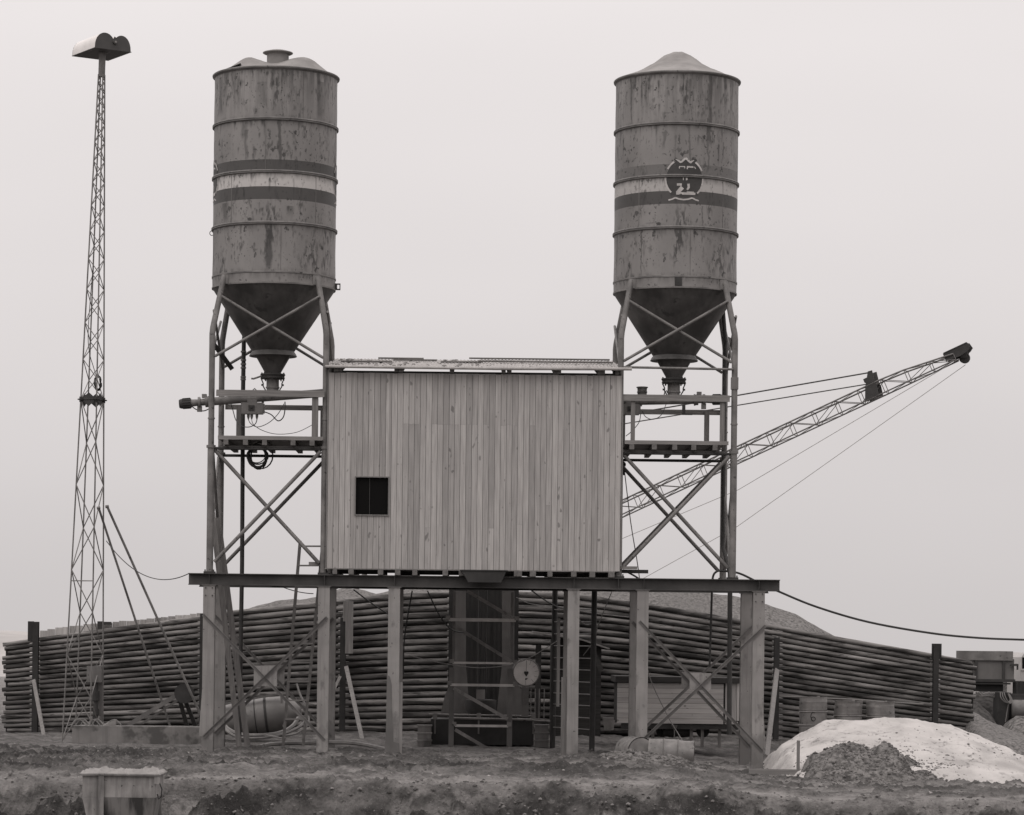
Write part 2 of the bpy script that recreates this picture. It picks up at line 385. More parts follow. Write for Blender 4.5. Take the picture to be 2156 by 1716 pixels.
def gh(x, y, fine=True):
    b = rail_base(x)*(1-ss(7, 11, y)) + .13*ss(5.5, 10, y)*math.exp(-(x/6.5)**2)
    if y > 40: return -.012*(y-40)
    ye = edge_y(x) if -30 < y < 2 else -12.5
    n = 0
    if fine:
        k = 1-ss(12, 30, y)
        n = (.045*fr(x, y*.8, 1.7, .9, 6)+.022*noise.fractal(Vector((x*3.3, y*3.3, 9.2)), .5, 2.1, 6)+(.05*ss(-2.5, -6, x)*ss(2, -4, y))*abs(noise.fractal(Vector((x*2.6, y*2.0, 1.2)), .5, 2.1, 6)))*k
        if -11 < y < -5:      # churned bank and wheel ruts parallel to the pit
            bank = math.exp(-((y+9.3-.5*fr(x, 0, 5, .3, 2))/.55)**2)*ss(-9, -4.5, x)*(1-ss(4, 7, x))
            n += bank*(.07+.10*abs(fr(x, y, 2.2, 1.6, 5)))
        cl_ = clump(x, y); n += cl_*(.05+.13*abs(noise.fractal(Vector((x*3.1, y*3.1, 3.4)), .5, 2.1, 6)))
        n += -.05*math.exp(-((y+5.4)/.8)**2)*math.exp(-((x-.2)/2.6)**2)
        n += .04*math.exp(-((y+11.6)/.5)**2)*(1+fr(x, 0, 8, .8, 3))
    if y < ye:
        d = ye-y
        dep = 2.1*ss(-.2, 3.0, d) + .22*ss(0, .25, d)
        dep *= 1-ss(-38, -50, y) if y > -50 else 0
        if fine and y > -20:
            n += (.20*fr(x, y*1.6, 4.4, 1.1, 7)+.10*abs(noise.fractal(Vector((x*3.4, y*3.4, 6.4)), .55, 2.1, 6))-.05+.05*noise.fractal(Vector((x*9, y*9, 2.4)), .5, 2.1, 4))*ss(0, .4, d)
        b -= dep
        b += .5*ss(-36, -50, y)*(1 if y < -36 else 0)
    return b+n
def axis(segs):
    o = []
    for a, b, st in segs:
        n = max(1, int(round((b-a)/st)))
        o += [a+(b-a)*i/n for i in range(n)]
    return o+[segs[-1][1]]
gx = axis([(-4500, -300, 700), (-300, -40, 40), (-40, -13, 3), (-13, 14, .046), (14, 40, 2.6), (40, 300, 40), (300, 4500, 700)])
gy = axis([(-300, -70, 60), (-70, -22, 4), (-22, -17.6, .4), (-17.6, -11.2, .045), (-11.2, 2, .085), (2, 13, .25), (13, 40, 2.0), (40, 300, 40), (300, 6000, 800)])
vs = []; turned = []; wet = []; pale = []
for y in gy:
    for x in gx:
        near = -20 < x < 20 and -25 < y < 30
        vs.append((x, y, gh(x, y, near)))
        t = 0; wv = 0
        if near:
            t = max(clump(x, y), .25*ss(-2, 3, y))
            e2 = ((x-.2-.5*fr(x, y, 3, .9, 3))/1.5)**2+((y+5.2)/.75)**2
            wv = 1-ss(.4, 1.3, e2+.5*fr(x, y, 7, 2.2, 3))
        pv = 0
        if near and y < 3:
            yb = -9.3-.5*fr(x, 0, 5, .3, 2)
            pv = max((y > edge_y(x)-.1)*1.2*math.exp(-((y-edge_y(x)-.45)/.5)**2), .8*math.exp(-((y-yb-2.2)/.9)**2), .6*math.exp(-((y-yb+1.6)/.8)**2))
        pale.append(pv)
        turned.append(t); wet.append(wv)
W_ = len(gx)
me = bpy.data.meshes.new('ground')
me.from_pydata(vs, [], [(j*W_+i, j*W_+i+1, (j+1)*W_+i+1, (j+1)*W_+i) for j in range(len(gy)-1) for i in range(W_-1)])
me.polygons.foreach_set('use_smooth', [True]*len(me.polygons))
for nm, dat in (('turned', turned), ('wet', wet), ('pale', pale)):
    a = me.attributes.new(nm, 'FLOAT', 'POINT'); a.data.foreach_set('value', dat)
me.materials.append(M['earth'])
go = bpy.data.objects.new('ground', me); sc.collection.objects.link(go); go['kind'] = 'structure'

# far hill
mb = MB(); pr = [(-420, 0), (-330, 4), (-250, 9), (-190, 11.5), (-140, 9.5), (-95, 5), (-60, 2), (-40, 0)]
nx_ = 60
vs = []
for j in range(9):
    for i in range(nx_+1):
        x = -420+380*i/nx_; h = interp(pr, x)*math.sin(math.pi*j/8)*(1+.12*fr(x, j, 2, .05, 4))*.55
        vs.append(V(x, 560+40*j, h-7-.012*(520+40*j)*.0-1.5*0+ (h+0)*0 + (7-0)*math.sin(math.pi*j/8)*.9))
mb.add(vs, [(j*(nx_+1)+i, j*(nx_+1)+i+1, (j+1)*(nx_+1)+i+1, (j+1)*(nx_+1)+i) for j in range(8) for i in range(nx_)], True)
h = mb.build('hill', M['hill']); h['kind'] = 'structure'

HF = {}
def heap(name, label, cat, mat, tab, Yc, ry0, ry1, basef=None, nz=.05, nsc=1.2, step=.09, big=0.0, skirt=.35, group=None, power=1.25):
    """ridge heap: crest follows tab [(u,v)...] at depth Yc, falling to the ground in front and behind"""
    pts = sorted((P(u, v, Yc).x, P(u, v, Yc).z) for u, v in tab)
    x0, x1 = pts[0][0], pts[-1][0]; nx = int((x1-x0)/step); ny = int((ry0+ry1)/step*.8); vs = []
    for j in range(ny+1):
        y = Yc-ry0+(ry0+ry1)*j/ny
        for i in range(nx+1):
            x = x0+(x1-x0)*i/nx; g = gh(x, y, False); cr_ = interp(pts, x)
            t = (Yc-y)/ry0 if y < Yc else (y-Yc)/ry1
            hh = max(0, cr_-g)
            s = 1-min(1, t)**power
            z = g+hh*s
            n = nz*fr(x, y, 1.3, nsc, 6)+big*abs(fr(x, y, 5.3, nsc*.8, 5))
            z += n*min(1, s*3.0)
            e_ = min(1, (1-t)*5, (x-x0)*2.5, (x1-x)*2.5)
            z -= skirt*(1-max(0, e_))
            vs.append(V(x, y, z))
    def hz(x, y):
        i = int((x-x0)/(x1-x0)*nx); j = int((y-Yc+ry0)/(ry0+ry1)*ny)
        return vs[min(ny, max(0, j))*(nx+1)+min(nx, max(0, i))].z
    HF[label] = (hz, x0, x1, Yc-ry0, Yc+ry1)
    mb = MB(); mb.add(vs, [(j*(nx+1)+i, j*(nx+1)+i+1, (j+1)*(nx+1)+i+1, (j+1)*(nx+1)+i) for j in range(ny) for i in range(nx)], True)
    return tag(mb.build(name, mat, sharp=80), label, cat, group)
heap('sand_heap', 'long pale sand heap in front of the three standing drums', 'sand heap', M['sand'],
     [(1600, 1618), (1612, 1595), (1645, 1574), (1681, 1552), (1715, 1530), (1737, 1520), (1780, 1515), (1815, 1518), (1842, 1514), (1930, 1513), (1978, 1526), (2002, 1530), (2058, 1550), (2110, 1572), (2156, 1603), (2200, 1622), (2240, 1650)],
     -.6, 5.4, 3.4, nz=.09, nsc=1.0, step=.055, big=.07, power=1.05)
heap('dirt_heap', 'dark clod heap dumped on the front of the pale sand', 'dirt heap', M['clods'],
     [(1660, 1640), (1694, 1612), (1712, 1592), (1737, 1578), (1761, 1569), (1785, 1567), (1810, 1576), (1832, 1580), (1850, 1567), (1868, 1562), (1886, 1574), (1903, 1594), (1935, 1615), (1990, 1640)],
     -4.5, 1.5, 1.4, nz=.10, nsc=2.2, step=.03, big=.13, power=1.0)
heap('spoil_heap', 'low crumbly spoil heap against the lying drums', 'dirt heap', M['clods'],
     [(1225, 1606), (1262, 1592), (1300, 1583), (1330, 1581), (1370, 1590), (1420, 1598), (1470, 1612), (1510, 1624)],
     -1.7, 1.7, .9, nz=.07, nsc=3, step=.03, big=.09, power=1.0)
heap('gravel_heap', 'gravel heap rising behind the left log wall', 'gravel heap', M['gravel'],
     [(380, 1420), (440, 1345), (500, 1290), (525, 1281), (575, 1270), (620, 1262), (680, 1250), (740, 1240), (775, 1247), (795, 1253), (815, 1247), (850, 1240), (900, 1238), (960, 1242), (1000, 1290), (1040, 1420)],
     18, 6.6, 8, nz=.10, nsc=1.3, step=.16, big=.04)
heap('gravel_heap', 'taller gravel heap rising behind the right log wall', 'gravel heap', M['gravel'],
     [(1010, 1420), (1060, 1280), (1120, 1244), (1200, 1232), (1300, 1226), (1400, 1232), (1491, 1246), (1556, 1257), (1614, 1274), (1677, 1296), (1735, 1328), (1830, 1380), (1960, 1445), (2050, 1500)],
     18, 6.3, 8, nz=.06, nsc=1.3, step=.16, big=.02)
heap('gravel_heap', 'gravel slope spilling past the far end of the right wall', 'gravel heap', M['gravel'],
     [(1980, 1560), (2020, 1500), (2057, 1502), (2085, 1520), (2120, 1536), (2156, 1553), (2220, 1590), (2300, 1640)],
     12.6, 5, 2.0, nz=.04, nsc=2, step=.08, big=.02)
heap('dirt_heap', 'dark earth bank behind the gravel at the truck', 'dirt heap', M['dark_earth'],
     [(1990, 1560), (2030, 1490), (2057, 1478), (2085, 1505), (2105, 1540), (2130, 1570)],
     15.5, 1.5, 2.0, nz=.05, nsc=2, step=.1, big=.04)

heap('dirt_heap', 'dark mound added to darken the area under the raised trailer', 'dirt heap', M['dark_earth'],
     [(1960, 1560), (2010, 1470), (2057, 1458), (2105, 1460), (2135, 1475), (2160, 1500), (2230, 1570)], 20.5, 2.0, 3.0, nz=.05, nsc=2, step=.14, big=.04)  # mound added to darken the bright ground seen under the trailer
heap('dirt_heap', 'low dark bank between the trailer and the truck cab', 'dirt heap', M['dark_earth'],
     [(2040, 1500), (2090, 1420), (2128, 1401), (2140, 1397), (2170, 1396), (2260, 1410), (2380, 1500)], 34, 5, 5, nz=.1, nsc=.8, step=.3, big=.06)
heap('dirt_heap', 'small earth mound beneath the air tank', 'dirt heap', M['clods'],
     [(2090, 1545), (2120, 1520), (2140, 1508), (2180, 1508), (2260, 1530), (2330, 1570)], 15.2, 1.6, 1.6, nz=.05, nsc=2, step=.1, big=.03)

# ================================================================== LOG WALLS
def gz(x, y): return gh(x, y, False)
YW = 11.0
top_l = [(4, 1353), (67, 1344), (83, 1341), (423, 1296), (490, 1284), (668, 1266), (816, 1250), (952, 1244)]
top_r = [(1080, 1243), (1217, 1249), (1364, 1269), (1556, 1302), (1614, 1312), (1720, 1332), (1966, 1376), (2058, 1393)]
bot_l = [(0, 1552), (425, 1549), (722, 1541), (952, 1538)]
bot_r = [(1080, 1538), (1250, 1543), (1640, 1562), (2058, 1604)]
def log_panel(u0, u1, top, bot, nlog, jag0=0, jag1=0, gap=()):
    mb = MB()
    for k in range(nlog):
        a = u0-rnd.uniform(0, 6)*(1 if jag0 == 0 else 0)+(rnd.uniform(0, jag0))
        b = u1+rnd.uniform(0, 6)*(1 if jag1 == 0 else 0)-(rnd.uniform(0, jag1))
        n = 16; pts = []; rs = []; ph = rnd.uniform(0, 99); taper = rnd.uniform(-.09, .09); ph2 = rnd.uniform(-.05, .05)
        dy = rnd.uniform(-.02, .02)
        for i in range(n+1):
            u = a+(b-a)*i/n; pt, pb = P(u, interp(top, u), YW), P(u, interp(bot, u), YW)
            hgt = (pt.z-pb.z)/nlog; z = pt.z-hgt*(k+.5)
            f = i/n-.5
            z += hgt*(ph2*f + .035*noise.noise(Vector((u*.02, ph, 0))))
            pts.append(V(pt.x, YW+dy+.02*noise.noise(Vector((u*.015, ph, 5))), z))
            rs.append(hgt*(.45+taper*.5*f+.03*noise.noise(Vector((u*.05, ph, 9)))))
        mb.path(pts, rs, 10)
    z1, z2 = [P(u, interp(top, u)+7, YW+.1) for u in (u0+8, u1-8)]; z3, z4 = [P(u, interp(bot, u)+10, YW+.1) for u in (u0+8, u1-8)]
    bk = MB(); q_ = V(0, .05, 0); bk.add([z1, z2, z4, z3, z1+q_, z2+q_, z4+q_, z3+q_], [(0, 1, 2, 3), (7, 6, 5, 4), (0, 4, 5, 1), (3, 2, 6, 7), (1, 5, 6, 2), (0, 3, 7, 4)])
    bk.build('shade_backing', M['pile'], lw if top is top_l else rw)  # black sheet added behind the logs so the gaps read as shade
    return mb
lw = thing('log_wall', 'left retaining wall of stacked round logs rising toward the middle', 'log wall', (-5.5, YW, 0), 'log retaining walls')
rw = thing('log_wall', 'right retaining wall of stacked round logs falling toward the truck', 'log wall', (7, YW, 0), 'log retaining walls')
log_panel(4, 70, top_l, bot_l, 21, 14, 0).build('log_panel', M['log'], lw)
log_panel(76, 424, top_l, bot_l, 21).build('log_panel', M['log'], lw)
log_panel(430, 720, top_l, bot_l, 21).build('log_panel', M['log'], lw)
log_panel(726, 950, top_l, bot_l, 21).build('log_panel', M['log'], lw)
log_panel(1082, 1340, top_r, bot_r, 21).build('log_panel', M['log'], rw)
log_panel(1344, 1634, top_r, bot_r, 21).build('log_panel', M['log'], rw)
log_panel(1640, 1966, top_r, bot_r, 21).build('log_panel', M['log'], rw)
log_panel(1972, 2057, top_r, bot_r, 21, 0, 12).build('log_panel', M['log'], rw)
def pile(u0, u1, vt, vb, par, Y=YW-.32, wide=None):
    a, b = P(u0, vt, Y), P(u1, vt, Y); z0 = P((u0+u1)/2, vb, Y).z; mb = MB(); c = (a.x+b.x)/2; wd = b.x-a.x
    mb.ibeam(V(c, Y, z0), V(c, Y, a.z), wd, .16, .014, .012, V(0, 1, 0)) if False else None
    # H pile: two flanges facing the viewer, web between
    mb.box((a.x, Y-.10, z0), (b.x, Y-.085, a.z)); mb.box((a.x, Y+.085, z0), (b.x, Y+.10, a.z)); mb.box((c-.008, Y-.0849, z0), (c+.008, Y+.0849, a.z))
    if wide: 
        p, q = P(wide[0], vt-1, Y+.13), P(wide[1], wide[2], Y+.13)
        mb.box((p.x, Y+.102, q.z), (q.x, Y+.16, p.z))
    return mb.build('pile', M['pile'], par)
pile(70, 82, 1309, 1549, lw, wide=(59, 71, 1350)); pile(422, 429, 1292, 1552, lw); pile(717, 729, 1300, 1540, lw)
pile(1630, 1641, 1342, 1557, rw); pile(1965, 1976, 1356, 1530, rw, wide=(1962, 1982, 1388)); pile(1338, 1346, 1262, 1548, rw)
def prop(label, u0, v0, u1, v1, y0, y1, wd=.10, th=.05, mat='timber_z', name='timber_prop'):
    mb = MB(); mb.bar(P(u0, v0, y0), P(u1, v1, y1), wd, th, V(0, 1, 0)); return tag(mb.build(name, M[mat]), label, 'prop')
prop('thin timber prop braced against the leftmost pile of the left wall', 71, 1432, 93.5, 1555, YW-.5, YW-2.2, .09)
prop('pale timber prop leaning on the dark pile between the second and third posts', 729, 1404, 764, 1562, YW-.5, YW-3.2, .10)
prop('short crossing prop left of the same dark pile', 716, 1425, 690, 1478, YW-.5, YW-1.5, .07)
prop('long pale pole leaning on the pile just right of the trestle', 1636, 1410, 1614, 1592, YW-.5, YW-9.3, .11)
# board nailed to the wall beside the pile
mb = MB(); a, b = P(728, 1266, YW-.45), P(743, 1376, YW-.45); mb.box((a.x, YW-.48, b.z), (b.x, YW-.45, a.z)); mb.box((a.x-.06, YW-.449, P(0, 1300, YW-.4).z), (a.x-.003, YW-.42, a.z-.02))
tag(mb.build('hanging_board', M['timber_z']), 'pale upright board hung on the log wall beside the second post', 'board')
# pale bar added for the light lower edge of the logs
mb = MB(); mb.path([P(1641, 1466, YW-.3), P(1800, 1473, YW-.3), P(1944, 1483, YW-.3)], .022, 8); tag(mb.build('pole', M['timber_x']), 'thin pale bar added as the light lower edge of the logs above the standing drums', 'pole')
# board fence behind the left wall
fe = thing('board_fence', 'stepped row of upright boards standing behind the left log wall', 'fence', (-8, 16, 0))
mb = MB(); u = 84; k = 0
while u < 455:
    wd = rnd.uniform(13, 17); v = interp([(84, 1327), (110, 1322), (200, 1312), (300, 1303), (380, 1294), (423, 1289), (460, 1284)], u)+rnd.uniform(-1.5, 1.5)
    a, b = P(u, v, 16), P(u+wd-.5, v, 16); mb.box((a.x, 16-(k % 2)*.03, 1.2), (b.x, 16.025-(k % 2)*.03, a.z)); u += wd; k += 1
mb.build('board', M['fence'], fe)
mb = MB(); a, b = P(206, 1308, 15.9), P(217, 1330, 15.9); mb.box((a.x, 15.8, 1), (b.x, 15.9, a.z)); a, b = P(217.3, 1309, 15.9), P(235, 1316, 15.9); mb.box((a.x, 15.8, b.z), (b.x, 15.9, a.z))
mb.each('fence_post', M['timber_dark'], fe)

# ================================================================== TRESTLE
tr = thing('steel_trestle', 'long grey steel trestle on twelve posts carrying shed and silos', 'trestle', (0, 0, 0))
BT, BB = 3.75, 3.505
HY = 2.42
for y in (0, HY):
    mb = MB(); mb.ibeam(V(-6.04, y, (BT+BB)/2), V(6.40, y, (BT+BB)/2), BT-BB, .24, .017, .012, V(0, 1, 0))
    # welded web stiffeners over the posts
    for x in (-5.60, -3.18, -1.71, 2.07, 3.54, 5.96, 3.0):
        for s in (-1, 1): mb.box((x-.005, y+s*.01 if s > 0 else y-.11, BB+.0172), (x+.005, y+.11 if s > 0 else y-.01, BT-.0172))
    mb.build('main_beam', M['beam'], tr)
mb = MB()
for x in (-5.9, -4.4, -1.2, 1.2, 3.0, 6.2):
    mb = MB(); mb.ibeam(V(x, .008, 3.62), V(x, HY-.008, 3.62), .18, .12, .01, .008, V(1, 0, 0)); mb.build('cross_beam', M['beam'], tr)
PX = [-5.60, -3.184, -1.707, 2.066, 3.52, 5.96]
pb = [0, -.03, 0, 0, -.02, -.25]
for i, x in enumerate(PX):
    for y in (0, HY):
        mb = MB(); z0 = -.35; xx = x*(1.0 if y == 0 else .995)
        # HEB column: front and rear flange, web between
        mb.box((xx-.122, y-.12, z0), (xx+.122, y-.103, BB-.012)); mb.box((xx-.122, y+.103, z0), (xx+.122, y+.12, BB-.012)); mb.box((xx-.006, y-.1028, z0), (xx+.006, y+.1028, BB-.012))
        o = mb.build('post', M['steel_post'], tr)
        mb = MB(); mb.box((xx-.15, y-.14, BB-.0118), (xx+.15, y+.14, BB-.0005))
        if i in (0, 5) and y == 0:
            for bx in (-.07, .07):
                for bz in (-.06, -.22): b_ = MB(); b_.tube(V(xx+bx, y-.12, BB+bz), V(xx+bx, y-.138, BB+bz), .014, n=6); b_.build('bolt', M['steel_dark'], tr)
        mb.build('head_plate', M['steel_grey'], tr)
# side plates welded at a few posts (the narrow strips seen beside them)
mb = MB()
mb.box((PX[2]+.125, -.12, -.05), (PX[2]+.20, -.10, 1.5)); mb.box((PX[3]-.235, .05, -.05), (PX[3]-.125, .07, 1.65)); mb.box((PX[3]-.30, 1.3, 1.0), (PX[3]-.235, 1.32, 2.9))
mb.each('side_plank', M['timber_z'], tr)
mb = MB(); x_ = PX[2]; mb.prism([(-.17, -.1), (.16, -.1), (.14, .22), (.02, .25), (-.02, 1.0), (-.03, 1.45), (-.07, 1.62), (-.135, 1.66), (-.14, .6)], V(x_, -.126, 0), V(1, 0, 0), V(0, 0, 1), V(0, .004, 0)); mb.build('splash_sheet', M['plate'], tr)
def xbrace(x0, zt0, x1, zb1, x0b, zb0, x1t, zt1, y, gus):
    for k, (p, q) in enumerate(((V(x0, y-.128, zt0), V(x1, y-.128, zb1)), (V(x0b, y-.150, zb0), V(x1t, y-.150, zt1)))):
        mb = MB(); d = (q-p).normalized(); n = d.cross(V(0, 1, 0)).normalized()
        if n.z > 0: n = -n
        mb.obox((p+q)/2+n*.03, n*.032, (q-p)/2, V(0, .004, 0)); mb.obox((p+q)/2-V(0, .024, 0), n*.004, (q-p)/2, V(0, .02, 0))
        mb.build('brace', M['steel_grey'], tr)
    mb = MB(); g0, g1 = gus; mb.box((g0.x, y-.120, g1.z), (g1.x, y-.113, g0.z)); mb.build('gusset', M['steel_post'], tr)
for y in (0, HY):
    k = 1 if y == 0 else .995
    xbrace(-5.70*k, 2.90, -3.12*k, .29, -5.70*k, .32, -3.13*k, 2.87, y, (V(-4.64, 0, 1.82), V(-4.15, 0, 1.39)))
    xbrace(3.47*k, 2.86, 6.08*k, .16, 3.50*k, .34, 6.08*k, 2.80, y, (V(4.52, 0, 1.77), V(4.97, 0, 1.41)))
# splayed foot plates on the outer posts
mb = MB(); mb.prism([(-.06, .32), (0, 1.35), (0, .32)], V(-5.722, -.11, 0), V(1, 0, 0), V(0, 0, 1), V(0, .01, 0))
mb.prism([(0, .95), (.05, .2), (0, .2)], V(6.082, -.11, 0), V(1, 0, 0), V(0, 0, 1), V(0, .01, 0)); mb.each('foot_plate', M['steel_post'], tr)

# ================================================================== SILOS
def wrap_shapes(mb, cx, cy, a0, zc, shapes, r):
    """lay flat 2-D shapes (metres) on the barrel round angle a0"""
    for poly in shapes:
        vs = []
        for x, z in poly:
            a = a0+x/1.315; vs.append(V(cx+r*math.sin(a), cy-r*math.cos(a), zc+z))
        mb.add(vs, [tuple(range(len(vs)))])
def strip(pts, w0, w1=None):
    """quads along a 2-D polyline"""
    o = []
    w1 = w0 if w1 is None else w1
    fine = []
    for (a, b), (c, d) in zip(pts, pts[1:]):
        n = max(1, int(math.hypot(c-a, d-b)/.04))
        fine += [(a+(c-a)*i/n, b+(d-b)*i/n) for i in range(n)]
    fine.append(pts[-1]); L = []
    for i, (a, b) in enumerate(fine):
        p, q = fine[max(0, i-1)], fine[min(len(fine)-1, i+1)]; dx, dz = q[0]-p[0], q[1]-p[1]; l = math.hypot(dx, dz)
        w_ = (w0+(w1-w0)*i/max(1, len(fine)-1))/2; L.append(((a-dz/l*w_, b+dx/l*w_), (a+dz/l*w_, b-dx/l*w_)))
    return [[L[i][0], L[i+1][0], L[i+1][1], L[i][1]] for i in range(len(L)-1)]
def emblem(par, cx, cy, a0, zc):
    k = .000693
    def q(x, y): return ((x-825)*k, (850-y)*k)
    disc = []
    for j in range(24):      # dark roundel, in radial slices
        for i in range(6):
            t0, t1 = 2*math.pi*j/24, 2*math.pi*(j+1)/24; r0, r1 = i/6, (i+1)/6
            f = lambda r_, t: (.385*r_*math.cos(t), .40*r_*math.sin(t)-.0)
            disc.append([f(r0, t0), f(r1, t0), f(r1, t1), f(r0, t1)] if i else [f(0, 0), f(r1, t0), f(r1, t1)])
    disc += strip([q(520, 250), q(700, 420)], .06)+strip([q(1180, 260), q(1000, 430)], .06)+strip([q(400, 1290), q(1250, 1290)], .10)
    mb = MB(); wrap_shapes(mb, cx, cy, a0, zc, disc, 1.321); e_ = mb.build('emblem', M['emblem_dark'], par)
    arc = lambda t0, t1, r_=.405: [(r_*math.cos(R(t)), r_*1.02*math.sin(R(t))) for t in range(t0, t1+1, 4)]
    sh = strip(arc(24, 56), .036)+strip(arc(124, 154), .036)+strip(arc(170, 226), .036)+strip(arc(312, 336), .036)+strip(arc(341, 362, .395), .03)
    sh += strip([q(540, 265), q(710, 365)], .012, .05)+strip([q(705, 365), q(850, 235)], .042)+strip([q(852, 235), q(990, 365)], .042)+strip([q(985, 368), q(1110, 290)], .05, .01)
    sh += strip([q(340, 1512), q(440, 1490), q(545, 1440)], .03)+strip([q(545, 1440), q(660, 1480), q(800, 1498), q(940, 1480), q(1060, 1438)], .032)+strip([q(1060, 1438), q(1160, 1485), q(1270, 1515)], .03)
    sh += strip([q(650, 495), q(835, 495)], .02)+strip([q(660, 505), q(660, 555)], .02)+strip([q(820, 505), q(820, 560)], .02)
    sh += strip([q(885, 500), q(1090, 500)], .034)+strip([q(900, 520), q(900, 570)], .022)+strip([q(1120, 490), q(1160, 550)], .018)
    sh += strip([q(785, 830), q(785, 905)], .018)+strip([q(885, 830), q(885, 905)], .035)
    sh += strip([q(590, 1040), q(740, 1040)], .05)+strip([q(760, 1120), q(600, 1300)], .09, .07)+strip([q(940, 1010), q(950, 1120), q(900, 1200)], .055, .04)+strip([q(570, 1310), q(1160, 1310)], .05)+strip([q(890, 1268), q(1110, 1268)], .03)
    mb = MB(); wrap_shapes(mb, cx, cy, a0, zc, sh, 1.3235); mb.build('emblem_lettering', M['emblem_pale'], e_)
M['emblem_dark'] = simple('emblem_dark_paint', .035, .05, 3, .6)
M['emblem_pale'] = simple('emblem_pale_paint', .46, .32, 6, .6, spots=(9, .62, .05))

def rust_marks(me, n, m_, za, zb, seed):
    "streaks and blisters of rust, one value per vertex: runs hang from rim and hoops"
    r = random.Random(seed*77); A = [0.0]*(n*(m_+1)); dz = (zb-za)/m_; da = 2*math.pi*1.315/n; C_ = n*da
    def dab(arc, z, wd, up, dn, k):
        i0, i1 = int((arc-wd*1.6)/da), int((arc+wd*1.6)/da)+1; j0, j1 = int((z-dn-za)/dz), int((z+up-za)/dz)+1
        for j in range(max(0, j0), min(m_, j1)+1):
            zz = za+j*dz-z; f = (1-zz/up) if zz > 0 else (1+zz/dn)
            if f <= 0: continue
            for i in range(i0, i1+1):
                x = i*da; w_ = wd*(1+.5*noise.noise(Vector((x*4, zz*3, seed))))*(.35+.65*f)
                g = 1-abs(x-arc-.02*noise.noise(Vector((arc*9, zz*5, 2))))/w_
                if g > 0:
                    q = j*n+i % n; v = k*min(1, f*1.6)*min(1, g*1.5)*(.65+.6*noise.noise(Vector((x*22, (z+zz)*9, 4)))); A[q] = max(A[q], v)
    tops = [14.38]*9+[13.29]*4+[12.17]*2+[11.09]*3
    for _ in range(170 if seed == 2 else 100):
        z = r.choice(tops); L_ = r.uniform(.08, .95 if z > 14 else .6)*r.random()**.5
        dab(r.uniform(0, C_), z-.02-(r.uniform(0, .4) if r.random() < .4 else 0), r.uniform(.012, .050), .05, L_, r.uniform(.55, 1.1))
    for _ in range(26 if seed == 2 else 12):      # clusters of blisters
        ca, cz_, sp = r.uniform(0, C_), r.choice([13.9, 13.6, 14.0, 12.8, 12.7, 11.45, 11.4, 12.05, 10.6]), r.uniform(.12, .4)
        for _ in range(r.randint(6, 22)): q = r.uniform(.014, .036); dab(ca+r.gauss(0, sp), cz_+r.gauss(0, sp*.5), q, q*1.3, q*r.uniform(1.5, 6), r.uniform(.6, 1))
    for _ in range(520): q = r.uniform(.010, .028); dab(r.uniform(0, C_), r.uniform(11.2, 14.3) if r.random() < .85 else r.uniform(9.9, 11.2), q, q*1.2, q*r.uniform(1.2, 5), r.uniform(.5, 1))
    for _ in range(8): dab(r.uniform(0, C_), r.uniform(10.3, 14.2), r.uniform(.05, .2), .015, .02, .6)
    a = me.attributes.new('rust', 'FLOAT', 'POINT'); a.data.foreach_set('value', A)
